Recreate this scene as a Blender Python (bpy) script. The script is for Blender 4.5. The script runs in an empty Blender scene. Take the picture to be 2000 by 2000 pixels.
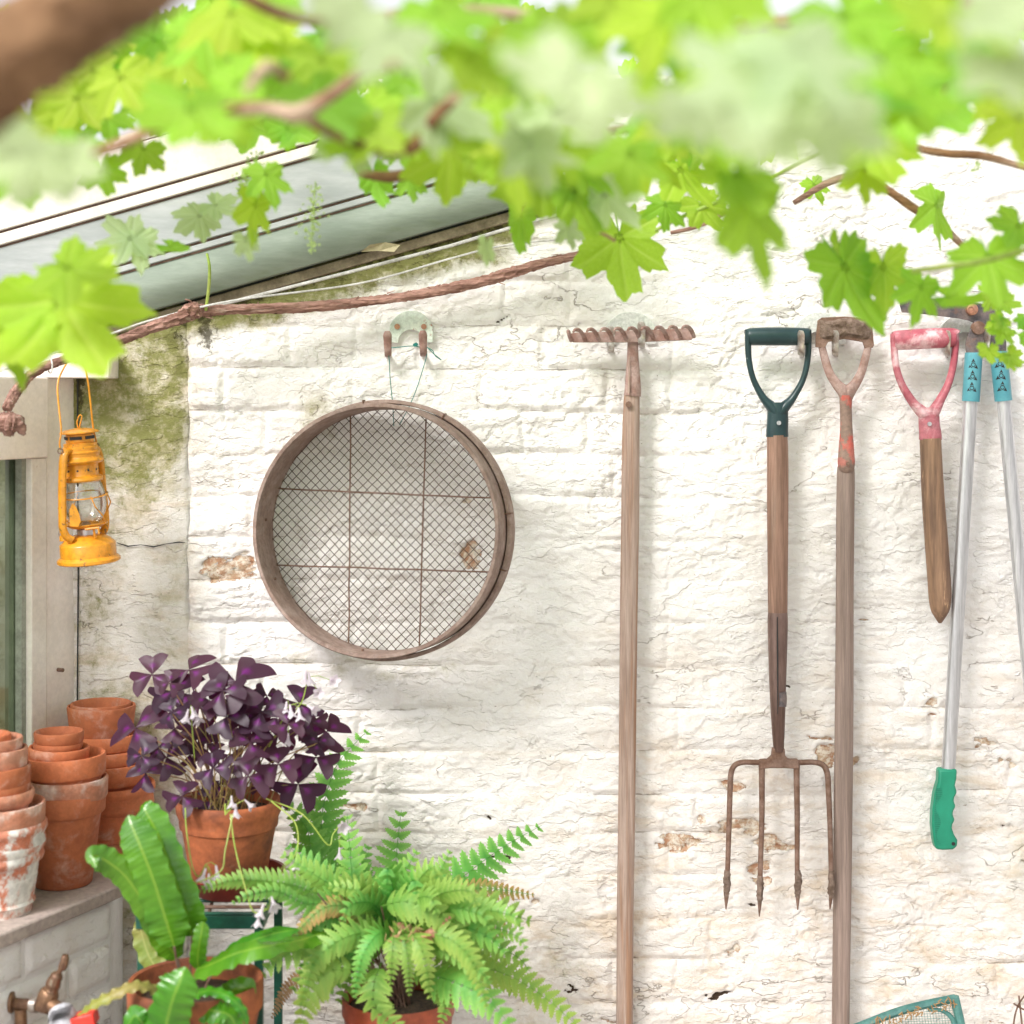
import bpy, math, random
import numpy as np
from mathutils import Vector, Matrix, Quaternion
R = math.radians
random.seed(7)
scene = bpy.context.scene
C = scene.collection

# ------------------------------------------------------------------ camera
F, D, HZ, CAMZ = 3300.0, 3.0, 760.0, 1.6          # focal length in px of the 2000 px frame, wall distance, eye-level row, eye height
cam_d = bpy.data.cameras.new('camera')
cam = bpy.data.objects.new('camera', cam_d); C.objects.link(cam)
cam.location = (0, -D, CAMZ); cam.rotation_euler = (R(90), 0, 0)
cam_d.sensor_width = 36; cam_d.lens = F / 2000 * 36; cam_d.shift_y = -(1000 - HZ) / 2000
cam_d.clip_start = 0.05; cam_d.clip_end = 500
cam_d.dof.use_dof = True; cam_d.dof.focus_distance = 2.93; cam_d.dof.aperture_fstop = 2.4
scene.camera = cam
# ------------------------------------------------------------------ world, sun, exposure
SUN_EL, SUN_AZ = 44, 218          # the light falls from the upper left behind the camera
w = bpy.data.worlds.new('World'); scene.world = w; w.use_nodes = True
nt = w.node_tree; bg = nt.nodes['Background']
sky = nt.nodes.new('ShaderNodeTexSky'); sky.sky_type = 'NISHITA'; sky.sun_disc = False
sky.sun_elevation = R(SUN_EL); sky.sun_rotation = R(SUN_AZ); sky.air_density = 1.0; sky.dust_density = 3.0; sky.ozone_density = 1.0
hs = nt.nodes.new('ShaderNodeHueSaturation'); hs.inputs['Saturation'].default_value = 0.10; hs.inputs['Value'].default_value = 1.0
nt.links.new(sky.outputs[0], hs.inputs['Color']); nt.links.new(hs.outputs[0], bg.inputs['Color'])
bg.inputs['Strength'].default_value = 0.13
sd = bpy.data.lights.new('sun', 'SUN'); sd.energy = 1.5; sd.angle = R(15); sd.color = (1, .955, .925)
sun = bpy.data.objects.new('sun', sd); C.objects.link(sun)
az = R(SUN_AZ)
sv = Vector((math.sin(az) * math.cos(R(SUN_EL)), math.cos(az) * math.cos(R(SUN_EL)), math.sin(R(SUN_EL))))
sun.rotation_euler = sv.to_track_quat('Z', 'Y').to_euler()
scene.view_settings.view_transform = 'Standard'; scene.view_settings.look = 'None'
scene.view_settings.gamma = 1; scene.view_settings.use_curve_mapping = False
scene.view_settings.exposure = 0.93
scene.render.engine = 'CYCLES'
scene.cycles.max_bounces = 5; scene.cycles.diffuse_bounces = 3; scene.cycles.glossy_bounces = 2; scene.cycles.transmission_bounces = 4; scene.cycles.transparent_max_bounces = 8

# ------------------------------------------------------------------ helpers
def P(px, py, off=0.0):
    """point of the place seen at px,py of the 2000 px photograph, off metres in front of the wall"""
    d = D - off
    return Vector(((px - 1000) / F * d, -off, CAMZ - (py - HZ) / F * d))
def S(n, off=0.0):
    return n / F * (D - off)

def new_obj(name, me, parent=None):
    o = bpy.data.objects.new(name, me); C.objects.link(o)
    if parent is not None: o.parent = parent
    return o
def thing(name, label, cat, loc=(0, 0, 0), group=None, rot=None):
    o = bpy.data.objects.new(name, None); C.objects.link(o)
    o.empty_display_size = 0.02
    o.location = loc
    if rot is not None: o.rotation_euler = rot
    o['label'] = label; o['category'] = cat
    if group: o['group'] = group
    return o
def tag(o, label, cat, group=None):
    o['label'] = label; o['category'] = cat
    if group: o['group'] = group
    return o
def origin(o):
    v = Vector((0, 0, 0))
    while o is not None:
        v += o.location; o = o.parent
    return v

class MB:
    def __init__(s): s.v = []; s.f = []; s.a = []
    def add(s, vs, fs, at=None):
        n = len(s.v); s.v += [tuple(v) for v in vs]; s.f += [tuple(i + n for i in f) for f in fs]
        s.a += (at if at is not None else [0.0] * len(vs))
        return s
    def box(s, c, size, rot=None, taper=1.0):
        c = Vector(c); hx, hy, hz = size[0] / 2, size[1] / 2, size[2] / 2
        vs = []
        for z in (-1, 1):
            k = taper if z > 0 else 1
            for x, y in ((-1, -1), (1, -1), (1, 1), (-1, 1)):
                p = Vector((x * hx * k, y * hy * k, z * hz))
                if rot is not None: p = rot @ p
                vs.append(c + p)
        s.add(vs, [(0, 3, 2, 1), (4, 5, 6, 7), (0, 1, 5, 4), (1, 2, 6, 5), (2, 3, 7, 6), (3, 0, 4, 7)])
        return s
    def tube(s, pts, rad, n=10, caps=True, flat=(1, 1), ref=None, wob=0, closed=False):
        pts = [Vector(p) for p in pts]; m = len(pts)
        if not hasattr(rad, '__len__'): rad = [rad] * m
        tg = []
        for i in range(m):
            if closed: t = pts[(i + 1) % m] - pts[i - 1]
            else: t = pts[min(i + 1, m - 1)] - pts[max(i - 1, 0)]
            tg.append(t.normalized())
        up = Vector(ref) if ref is not None else (Vector((0, 1, 0)) if abs(tg[0].y) < .9 else Vector((1, 0, 0)))
        vs = []; 
        for i in range(m):
            t = tg[i]; up = (up - t * up.dot(t)); up.normalize(); b = t.cross(up)
            for k in range(n):
                a = 2 * math.pi * k / n; r = rad[i] * (1 + (random.uniform(-wob, wob) if wob else 0))
                vs.append(pts[i] + b * (math.cos(a) * r * flat[0]) + up * (math.sin(a) * r * flat[1]))
        fs = []
        for i in range(m if closed else m - 1):
            j = (i + 1) % m
            for k in range(n):
                l = (k + 1) % n
                fs.append((i * n + k, i * n + l, j * n + l, j * n + k))
        if caps and not closed:
            fs.append(tuple(range(n - 1, -1, -1))); fs.append(tuple((m - 1) * n + k for k in range(n)))
        s.add(vs, fs); return s
    def lathe(s, prof, c=(0, 0, 0), n=48, wob=0.0, ell=None, closed=False):
        """profile of (r,z) round the z axis at c"""
        c = Vector(c); vs = []; fs = []
        ph = random.uniform(0, 6)
        for r, z in prof:
            for k in range(n):
                a = 2 * math.pi * k / n
                q = r * (1 + wob * math.sin(2 * a + ph))
                vs.append(c + Vector((math.cos(a) * q, math.sin(a) * q, z)))
        m = len(prof)
        for i in range(m if closed else m - 1):
            j = (i + 1) % m
            for k in range(n):
                l = (k + 1) % n
                fs.append((i * n + k, i * n + l, j * n + l, j * n + k))
        s.add(vs, fs); return s
    def prism(s, out, y0, y1):
        """outline of world (x,z) pairs extruded from y0 (front) to y1"""
        n = len(out)
        vs = [(x, y0, z) for x, z in out] + [(x, y1, z) for x, z in out]
        area = sum(out[i][0] * out[(i + 1) % n][1] - out[(i + 1) % n][0] * out[i][1] for i in range(n))
        a = tuple(range(n)); b = tuple(range(2 * n - 1, n - 1, -1))
        if area < 0: a = a[::-1]; b = b[::-1]
        fs = [a, b] + [(i, i + n, (i + 1) % n + n, (i + 1) % n) for i in range(n)]
        s.add(vs, fs); return s
    def mesh(s, name, off=Vector((0, 0, 0)), attr=None):
        me = bpy.data.meshes.new(name)
        me.from_pydata([(v[0] - off[0], v[1] - off[1], v[2] - off[2]) for v in s.v], [], s.f)
        if attr:
            a = me.attributes.new(attr, 'FLOAT', 'POINT'); a.data.foreach_set('value', s.a)
        return me
    def build(s, name, mt, parent=None, local=False, sharp=35, smooth=True, bevel=0, attr=None, fix=True):
        off = Vector((0, 0, 0)) if local or parent is None else origin(parent)
        me = s.mesh(name, off, attr)
        me.materials.append(mt)
        if fix:
            import bmesh
            bm = bmesh.new(); bm.from_mesh(me); bmesh.ops.recalc_face_normals(bm, faces=bm.faces); bm.to_mesh(me); bm.free()
        if smooth:
            me.polygons.foreach_set('use_smooth', [True] * len(me.polygons))
            me.set_sharp_from_angle(angle=R(sharp))
        o = new_obj(name, me, parent)
        if bevel:
            b = o.modifiers.new('edge', 'BEVEL'); b.width = bevel; b.segments = 2; b.limit_method = 'ANGLE'; b.angle_limit = R(40)
        return o

def spline(pts, n=8):
    """Catmull-Rom through tuples of any length"""
    pts = [np.array(p, float) for p in pts]
    q = [2 * pts[0] - pts[1]] + pts + [2 * pts[-1] - pts[-2]]
    out = []
    for i in range(1, len(q) - 2):
        for k in range(n):
            t = k / n
            out.append(.5 * ((2 * q[i]) + (-q[i - 1] + q[i + 1]) * t + (2 * q[i - 1] - 5 * q[i] + 4 * q[i + 1] - q[i + 2]) * t * t + (-q[i - 1] + 3 * q[i] - 3 * q[i + 1] + q[i + 2]) * t ** 3))
    out.append(q[-2]); return out
def sp(pts, n=8):
    """smooth path of px,py,off[,r px] -> world points and radii"""
    o = spline(pts, n)
    pp = [P(a[0], a[1], a[2]) for a in o]
    rr = [S(a[3], a[2]) for a in o] if len(o[0]) > 3 else None
    return pp, rr

# numpy value noise
def _h(i, j, seed):
    n = (i * 374761393 + j * 668265263 + seed * 974711) & 0xffffffff
    n = ((n ^ (n >> 13)) * 1274126177) & 0xffffffff
    return ((n ^ (n >> 16)) & 0xffff) / 65535.0
def vn(x, y, seed=0):
    x = np.asarray(x, float) + 1000; y = np.asarray(y, float) + 1000
    i = np.floor(x).astype(np.int64); j = np.floor(y).astype(np.int64); u = x - i; v = y - j
    u = u * u * (3 - 2 * u); v = v * v * (3 - 2 * v)
    return (_h(i, j, seed) * (1 - u) + _h(i + 1, j, seed) * u) * (1 - v) + (_h(i, j + 1, seed) * (1 - u) + _h(i + 1, j + 1, seed) * u) * v
def fb(x, y, seed=0, o=4):
    s = 0; a = .5; t = 0
    for k in range(o):
        s = s + a * vn(x * 2 ** k, y * 2 ** k, seed + k * 17); t += a; a *= .5
    return s / t
def ss(a, b, x):
    t = np.clip((x - a) / (b - a), 0, 1); return t * t * (3 - 2 * t)

# ------------------------------------------------------------------ materials
class N:
    def __init__(s, name):
        s.m = bpy.data.materials.new(name); s.m.use_nodes = True; s.t = s.m.node_tree
        s.b = s.t.nodes['Principled BSDF']; s.out = s.t.nodes['Material Output']
    def n(s, ty, **k):
        o = s.t.nodes.new(ty)
        for a, b in k.items(): setattr(o, a, b)
        return o
    def l(s, a, b): s.t.links.new(a, b)
    def coord(s, world=False, scale=(1, 1, 1)):
        if world: src = s.n('ShaderNodeNewGeometry').outputs['Position']
        else: src = s.n('ShaderNodeTexCoord').outputs['Object']
        mp = s.n('ShaderNodeMapping'); mp.inputs['Scale'].default_value = scale; s.l(src, mp.inputs['Vector']); return mp.outputs[0]
    def noise(s, vec, scale, det=4, rough=.55, dist=0):
        o = s.n('ShaderNodeTexNoise'); o.inputs['Scale'].default_value = scale; o.inputs['Detail'].default_value = det
        o.inputs['Roughness'].default_value = rough; o.inputs['Distortion'].default_value = dist
        if vec is not None: s.l(vec, o.inputs['Vector'])
        return o.outputs['Fac']
    def ramp(s, fac, a, b, lo=0.0, hi=1.0):
        o = s.n('ShaderNodeMapRange'); o.interpolation_type = 'SMOOTHSTEP'
        o.inputs['From Min'].default_value = a; o.inputs['From Max'].default_value = b
        o.inputs['To Min'].default_value = lo; o.inputs['To Max'].default_value = hi
        s.l(fac, o.inputs['Value']); return o.outputs['Result']
    def mix(s, fac, a, b):
        o = s.n('ShaderNodeMix', data_type='RGBA')
        if isinstance(fac, (int, float)): o.inputs[0].default_value = fac
        else: s.l(fac, o.inputs[0])
        for i, c in ((6, a), (7, b)):
            if isinstance(c, tuple): o.inputs[i].default_value = (*c, 1)
            else: s.l(c, o.inputs[i])
        return o.outputs[2]
    def math(s, op, a, b=0.0):
        o = s.n('ShaderNodeMath', operation=op)
        for i, c in ((0, a), (1, b)):
            if isinstance(c, (int, float)): o.inputs[i].default_value = c
            else: s.l(c, o.inputs[i])
        return o.outputs[0]
    def attr(s, name):
        o = s.n('ShaderNodeAttribute'); o.attribute_name = name; return o.outputs['Fac']
    def rnd(s): return s.n('ShaderNodeObjectInfo').outputs['Random']
    def bump(s, h, dist=.001, strength=1, prev=None):
        o = s.n('ShaderNodeBump'); o.inputs['Distance'].default_value = dist; o.inputs['Strength'].default_value = strength
        s.l(h, o.inputs['Height'])
        if prev is not None: s.l(prev, o.inputs['Normal'])
        s.l(o.outputs[0], s.b.inputs['Normal']); return o.outputs[0]
    def col(s, c):
        if isinstance(c, tuple): s.b.inputs['Base Color'].default_value = (*c, 1)
        else: s.l(c, s.b.inputs['Base Color'])

def mat(name, c1, c2=None, rough=.6, scale=20, metal=0, bump=0, bscale=120, c3=None, s3=6, t3=(.55, .7), stretch=(1, 1, 1), rv=0.0, world=False, spec=.5, coat=0, grain=.22, gs=None):
    m = N(name); v = m.coord(world, stretch)
    col = c1
    if c2 is not None: col = m.mix(m.ramp(m.noise(v, scale, 5, .6), .35, .65), c1, c2)
    if c3 is not None: col = m.mix(m.ramp(m.noise(v, s3, 6, .65, .3), *t3), col, c3)
    if grain:
        h = m.n('ShaderNodeHueSaturation')
        m.l(m.ramp(m.math('ADD', m.math('MULTIPLY', m.noise(v, gs or max(scale * 5, 90), 4, .7), .6), m.math('MULTIPLY', m.noise(v, max(scale * .4, 8), 3, .6), .4)), .34, .66, 1 - grain, 1 + grain), h.inputs['Value'])
        if isinstance(col, tuple): h.inputs['Color'].default_value = (*col, 1)
        else: m.l(col, h.inputs['Color'])
        col = h.outputs[0]
    if rv:
        h = m.n('ShaderNodeHueSaturation'); m.l(m.ramp(m.rnd(), 0, 1, 1 - rv, 1 + rv), h.inputs['Value'])
        if isinstance(col, tuple): h.inputs['Color'].default_value = (*col, 1)
        else: m.l(col, h.inputs['Color'])
        col = h.outputs[0]
    m.col(col); m.b.inputs['Roughness'].default_value = rough; m.b.inputs['Metallic'].default_value = metal
    m.b.inputs['Specular IOR Level'].default_value = spec; m.b.inputs['Coat Weight'].default_value = coat
    if bump: m.bump(m.noise(v, bscale, 5, .65), bump)
    return m.m

def wall_mat():
    m = N('white_painted_masonry')
    v = m.coord(True)
    vs = m.coord(True, (1, 1, 2.4)); vh = m.coord(True, (1, 1, 2.1)); vl = m.coord(True, (1, 1, 1.35))
    base = m.mix(m.ramp(m.noise(v, 5, 5, .6), .35, .7), (.89, .868, .862), (.845, .812, .79))
    st = m.attr('stain')
    base = m.mix(m.math('MULTIPLY', st, .40), base, (.80, .70, .615))
    base = m.mix(m.math('MULTIPLY', m.ramp(m.noise(vs, 34, 6, .72), .56, .76), m.math('ADD', .22, m.math('MULTIPLY', st, .5))), base, (.62, .52, .41))
    f = m.math('MULTIPLY', st, m.ramp(m.noise(vs, 8, 7, .70, .4), .44, .68)); base = m.mix(m.math('MULTIPLY', f, .8), base, (.66, .51, .36))
    # edges of flaking paint and cracks along the beds: thin wandering lines that come and go
    def lines(sc, wdt, mk_s, a, b, vec=vh, dist=.12):
        n = m.noise(vec, sc, 5, .56, dist)
        l = m.ramp(m.math('ABSOLUTE', m.math('SUBTRACT', n, .5)), .0, wdt, 1, 0)
        return m.math('MULTIPLY', l, m.ramp(m.noise(v, mk_s, 3, .6), a, b)), n
    l1, n1 = lines(6.0, .0058, 5, .56, .62)
    l2, n2_ = lines(13, .0080, 8, .60, .67)
    l3, n3 = lines(30, .016, 9, .62, .71, vl, .2)
    lj = m.math('MULTIPLY', m.ramp(m.math('ADD', m.attr('joint'), m.math('MULTIPLY', m.math('SUBTRACT', m.noise(vs, 45, 5, .7), .5), 1.3)), .72, .92), m.ramp(m.noise(v, 6.5, 4, .65), .50, .58))
    l1 = m.math('MAXIMUM', l1, m.math('MULTIPLY', lj, .9))
    crack = m.math('MAXIMUM', m.math('MAXIMUM', l1, m.math('MULTIPLY', l2, .6)), m.math('MULTIPLY', l3, .35))
    base = m.mix(m.math('MULTIPLY', crack, .48), base, (.44, .33, .24))
    base = m.mix(m.math('MULTIPLY', m.attr('joint'), m.ramp(m.noise(v, 40, 5, .7), .50, .75, 0, .6)), base, (.45, .35, .25))
    base = m.mix(m.ramp(m.noise(v, 150, 2, .5), .74, .79, 0, .7), base, (.28, .21, .15))
    br = m.mix(m.ramp(m.noise(v, 45, 5, .7), .4, .6), (.42, .22, .13), (.54, .40, .28))
    br = m.mix(m.ramp(m.noise(v, 60, 6, .75), .45, .6), br, (.76, .68, .58))
    bf = m.ramp(m.math('ADD', m.attr('bare'), m.math('MULTIPLY', m.math('SUBTRACT', m.noise(vs, 24, 8, .75), .5), 2.0)), .56, .60)
    base = m.mix(bf, base, br)
    hf = m.ramp(m.math('ADD', m.attr('hole'), m.math('MULTIPLY', m.math('SUBTRACT', m.noise(vs, 40, 4, .7), .5), 1.2)), .6, .72)
    base = m.mix(hf, base, (.07, .045, .03))
    ms = m.attr('moss'); nn = m.noise(v, 10, 9, .76, .3); n2 = m.noise(v, 55, 6, .75)
    f1 = m.ramp(m.math('ADD', ms, m.math('MULTIPLY', m.math('SUBTRACT', nn, .5), 2.4)), .25, .95)
    base = m.mix(m.math('MULTIPLY', f1, .82), base, (.36, .32, .15))
    f2 = m.ramp(m.math('ADD', m.math('ADD', ms, m.math('MULTIPLY', m.math('SUBTRACT', nn, .5), 2.2)), m.math('MULTIPLY', m.math('SUBTRACT', n2, .5), 1.8)), .60, 1.10)
    base = m.mix(m.math('MULTIPLY', f2, .80), base, (.175, .185, .035))
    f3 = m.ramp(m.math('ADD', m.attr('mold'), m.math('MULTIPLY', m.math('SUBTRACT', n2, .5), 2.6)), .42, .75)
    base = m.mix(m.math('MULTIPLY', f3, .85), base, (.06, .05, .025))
    m.col(base); m.b.inputs['Roughness'].default_value = .75; m.b.inputs['Specular IOR Level'].default_value = .2
    # relief: terraces of old paint, pitting, the cracks themselves
    t1 = m.ramp(n1, .492, .508); t2 = m.ramp(n2_, .485, .515); t3 = m.ramp(n3, .47, .53)
    h = m.math('ADD', m.math('MULTIPLY', t1, .40), m.math('ADD', m.math('MULTIPLY', t2, .24), m.math('MULTIPLY', t3, .08)))
    h = m.math('ADD', h, m.math('ADD', m.math('MULTIPLY', m.noise(vl, 42, 7, .74), .70), m.math('MULTIPLY', m.noise(vl, 260, 2, .6), .28)))
    h = m.math('SUBTRACT', h, m.math('MULTIPLY', crack, .85)); h = m.math('SUBTRACT', h, m.math('MULTIPLY', bf, .5))
    m.bump(h, .0036, .95)
    return m.m
M_WALL = wall_mat()
M_RUST = mat('rusty_iron', (.16, .085, .055), (.24, .15, .115), rough=.75, scale=60, metal=.2, bump=.0006, bscale=300, rv=.05)
M_RUSTD = mat('dark_rusty_wire', (.055, .026, .015), (.10, .048, .03), rough=.7, scale=60)
M_RUSTP = mat('pinkish_rusty_iron', (.27, .15, .12), (.40, .28, .25), rough=.7, scale=40, metal=.1, bump=.0006, bscale=300)
M_DKIRON = mat('dark_steel', (.10, .09, .10), (.22, .17, .16), rough=.5, scale=45, metal=.6, bump=.0004, bscale=250, c3=(.24, .12, .08), s3=30, t3=(.6, .75))
M_SOCK = mat('worn_brown_steel', (.13, .075, .06), (.24, .16, .14), rough=.4, scale=30, metal=.5, bump=.0003, bscale=200, stretch=(1, 1, .15))
M_MUD = mat('dried_mud', (.13, .085, .06), (.24, .17, .135), rough=.95, scale=110, bump=.003, bscale=160)
M_ASH = mat('weathered_ash_wood', (.34, .20, .145), (.21, .115, .08), rough=.7, scale=45, bump=.0005, bscale=200, stretch=(2.2, 2.2, .09), c3=(.42, .30, .235), s3=30, t3=(.5, .8))
M_ASHP = mat('pale_weathered_wood', (.45, .335, .28), (.31, .21, .165), rough=.72, scale=45, bump=.0005, bscale=200, stretch=(2.2, 2.2, .08), c3=(.33, .185, .115), s3=22, t3=(.46, .60))
M_ASHG = mat('greyed_wood', (.23, .165, .135), (.32, .235, .20), rough=.72, scale=45, bump=.0005, bscale=200, stretch=(2.2, 2.2, .08), c3=(.24, .15, .11), s3=20, t3=(.52, .8))
M_DKWOOD = mat('dark_worn_wood', (.34, .20, .12), (.15, .085, .055), rough=.6, scale=26, bump=.0008, bscale=180, stretch=(2, 2, .15), c3=(.55, .34, .20), s3=70, t3=(.60, .70), gs=60)
M_HOOP = mat('weathered_beech_hoop', (.25, .165, .135), (.34, .25, .215), rough=.75, scale=60, bump=.0005, bscale=250, stretch=(.6, .6, .6), c3=(.20, .13, .105), s3=14, t3=(.52, .75))
M_GRNPL = mat('dark_green_plastic', (.010, .032, .036), (.016, .045, .050), rough=.36, scale=25, c3=(.30, .36, .36), s3=120, t3=(.68, .74), grain=.06)
M_REDPL = mat('faded_red_plastic', (.38, .075, .105), (.50, .17, .20), rough=.45, scale=14, c3=(.74, .50, .52), s3=16, t3=(.50, .66))
M_REDPT = mat('flaking_red_paint', (.50, .09, .065), (.42, .15, .12), rough=.6, scale=30, bump=.0008, bscale=150, c3=(.25, .165, .13), s3=28, t3=(.44, .52))
M_BLUE = mat('teal_plastic_sleeve', (.08, .30, .36), (.11, .34, .40), rough=.35, scale=18, rv=.03, grain=.06)
M_TEAL = mat('green_rubber_grip', (.010, .24, .14), (.014, .27, .16), rough=.4, scale=18, grain=.05)
M_TEALD = mat('green_grip_ribs', (.008, .20, .12), rough=.6)
M_ALU = mat('brushed_aluminium', (.66, .66, .68), (.58, .58, .60), rough=.35, metal=.75, scale=60, stretch=(1, 1, .05))
M_ZINC = mat('zinc_plated_steel', (.60, .58, .55), (.42, .34, .29), rough=.35, metal=.8, scale=70)
M_COPPER = mat('copper_bolt', (.52, .26, .17), (.40, .2, .14), rough=.45, metal=.6, scale=50)
M_DARK = mat('near_black', (.02, .022, .022), rough=.6)
M_TERRA = mat('terracotta', (.60, .185, .075), (.46, .13, .055), rough=.78, scale=13, bump=.0006, bscale=170, c3=(.70, .42, .32), s3=24, t3=(.50, .78), rv=.18, grain=.13)
M_TERRAP = mat('pinkish_terracotta_with_lime_bloom', (.56, .22, .125), (.62, .30, .20), rough=.8, scale=12, bump=.0006, bscale=170, c3=(.76, .60, .52), s3=17, t3=(.46, .66), rv=.1)
M_LIMEW = mat('limewashed_terracotta', (.55, .17, .09), (.62, .26, .17), rough=.85, scale=16, bump=.001, bscale=140, c3=(.74, .71, .66), s3=13, t3=(.42, .50))
M_TERRAD = mat('damp_old_terracotta', (.44, .125, .045), (.18, .055, .028), rough=.8, scale=12, bump=.0008, bscale=170, c3=(.62, .40, .27), s3=18, t3=(.62, .80))
M_PLPOT = mat('brown_red_plastic_pot', (.36, .075, .032), (.30, .055, .028), rough=.42, scale=10)
M_SAUC = mat('dark_red_plastic_saucer', (.22, .016, .014), (.27, .03, .02), rough=.38, scale=10)
M_SOIL = mat('potting_soil', (.035, .022, .014), (.08, .05, .03), rough=.95, scale=150, bump=.004, bscale=200)
M_CREAM = mat('cream_painted_timber', (.90, .83, .775), (.84, .75, .69), rough=.6, scale=9, bump=.0005, bscale=120, c3=(.42, .30, .22), s3=60, t3=(.72, .80), grain=.07)
M_WHITEP = mat('flaking_white_paint', (.84, .79, .73), (.78, .71, .64), rough=.6, scale=9, bump=.0006, bscale=120, c3=(.50, .36, .27), s3=45, t3=(.66, .76), grain=.08)
M_STONE = mat('grey_stone_slab', (.46, .38, .34), (.37, .30, .275), rough=.85, scale=16, bump=.001, bscale=110, c3=(.60, .53, .47), s3=40, t3=(.6, .8))
M_YEL = mat('mustard_yellow_enamel', (.80, .335, .022), (.76, .30, .02), rough=.33, scale=16, c3=(.30, .15, .04), s3=75, t3=(.60, .645), coat=.2)
M_BRASS = mat('tarnished_brass', (.30, .175, .10), (.19, .11, .075), rough=.45, metal=.75, scale=50, bump=.0008, bscale=180, c3=(.20, .26, .20), s3=30, t3=(.62, .8))
M_GRNMET = mat('dark_green_painted_metal', (.012, .10, .06), (.008, .07, .05), rough=.4, scale=20, c3=(.20, .13, .09), s3=50, t3=(.68, .8))
M_NETF = mat('faded_teal_frame', (.05, .17, .155), (.09, .23, .205), rough=.6, scale=30, c3=(.35, .22, .12), s3=60, t3=(.62, .75))
M_GREYPL = mat('grey_plastic', (.50, .50, .53), (.42, .42, .46), rough=.4, scale=30)
M_BLKPL = mat('black_plastic', (.025, .025, .028), rough=.4)
M_REDCL = mat('bright_red_plastic', (.75, .05, .035), rough=.35)
M_VERD = mat('weathered_green_grey_timber', (.20, .24, .195), (.27, .31, .26), rough=.7, scale=14, bump=.0006, bscale=90, stretch=(.35, 1, 1.6), c3=(.17, .21, .10), s3=6, t3=(.54, .70), grain=.07)
M_WGREY = mat('pale_grey_weathered_board', (.46, .475, .48), (.35, .375, .375), rough=.7, scale=12, bump=.0004, bscale=90, stretch=(.35, 1, 1.6), c3=(.36, .42, .33), s3=5, t3=(.52, .72), grain=.06)
M_BRNST = mat('brown_bare_batten', (.30, .24, .17), (.19, .145, .10), rough=.85, scale=30, bump=.0008, bscale=140)
M_BRNLN = mat('red_brown_lead_seal', (.34, .20, .17), (.22, .13, .11), rough=.7, scale=30)
M_BARK = mat('stringy_reddish_bark', (.48, .27, .22), (.24, .12, .09), rough=.9, scale=75, bump=.006, bscale=130, stretch=(.14, 1.2, 1.6), c3=(.62, .45, .38), s3=55, t3=(.55, .75))
M_BRANCH = mat('brown_vine_bark', (.33, .175, .085), (.17, .08, .035), rough=.85, scale=30, bump=.004, bscale=60, stretch=(.3, 1, 1.2), c3=(.48, .35, .25), s3=11, t3=(.50, .62))
M_TRUNK = mat('mottled_vine_trunk_bark', (.30, .17, .085), (.09, .04, .015), rough=.9, scale=16, bump=.008, bscale=40, c3=(.58, .44, .32), s3=9, t3=(.56, .68))
M_TWIG = mat('young_cane', (.30, .20, .08), (.36, .28, .08), rough=.6, scale=20)
M_SHOOT = mat('green_shoot', (.26, .38, .05), (.38, .45, .10), rough=.5, scale=20)
M_WIREW = mat('white_coated_wire', (.62, .60, .60), (.50, .48, .46), rough=.5, scale=40)
M_TWINE = mat('green_twine', (.02, .20, .17), rough=.7)
M_TIE = mat('white_string', (.78, .76, .72), rough=.8)
M_GROUND = mat('pale_garden_paving', (.42, .39, .34), (.34, .31, .27), rough=.9, scale=3, bump=.004, bscale=20, world=True)
M_HOOKP = mat('flaking_pale_green_enamel', (.60, .68, .60), (.66, .70, .62), rough=.5, scale=25, c3=(.33, .13, .07), s3=34, t3=(.60, .66))
M_HOOKW = mat('whitewashed_metal', (.72, .72, .70), (.62, .64, .60), rough=.45, scale=40, c3=(.35, .2, .13), s3=40, t3=(.68, .75))

def leaf_mat(name, c1, c2, trans=.45, rough=.45, tint=(.35, .6, .02), vein=None, hv=.03, vscale=40, c3=None, spec=.5, bump=.0006):
    m = N(name); v = m.coord()
    col = m.mix(m.ramp(m.noise(v, vscale, 4, .6), .35, .65), c1, c2)
    if c3 is not None: col = m.mix(m.ramp(m.attr('edge'), .25, .9), col, c3)
    if vein is not None: col = m.mix(m.math('MULTIPLY', m.math('POWER', m.attr('vein'), 1.5), .7), col, vein)
    h = m.n('ShaderNodeHueSaturation'); m.l(m.ramp(m.rnd(), 0, 1, .5 - hv, .5 + hv), h.inputs['Hue'])
    m.l(m.ramp(m.noise(m.n('ShaderNodeObjectInfo').outputs['Location'], 31, 2), .3, .7, .75, 1.2), h.inputs['Value']); m.l(col, h.inputs['Color'])
    m.col(h.outputs[0]); m.b.inputs['Roughness'].default_value = rough; m.b.inputs['Specular IOR Level'].default_value = spec
    if bump: m.bump(m.noise(v, 160, 4, .6), bump)
    tr = m.n('ShaderNodeBsdfTranslucent'); ms = m.n('ShaderNodeMixShader'); ms.inputs[0].default_value = trans
    h2 = m.n('ShaderNodeMix', data_type='RGBA', blend_type='MIX'); h2.inputs[0].default_value = .75; m.l(h.outputs[0], h2.inputs[6]); h2.inputs[7].default_value = (*tint, 1)
    m.l(h2.outputs[2], tr.inputs['Color']); m.l(m.b.outputs[0], ms.inputs[1]); m.l(tr.outputs[0], ms.inputs[2]); m.l(ms.outputs[0], m.out.inputs['Surface'])
    return m.m
M_VINE = leaf_mat('vine_leaf_green', (.22, .42, .035), (.30, .52, .05), .5, .5, (.50, .86, .03), vein=(.45, .62, .15))
M_VINEY = leaf_mat('vine_leaf_yellow_green', (.28, .52, .03), (.38, .58, .05), .5, .5, (.62, .92, .03), vein=(.55, .68, .15))
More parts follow.
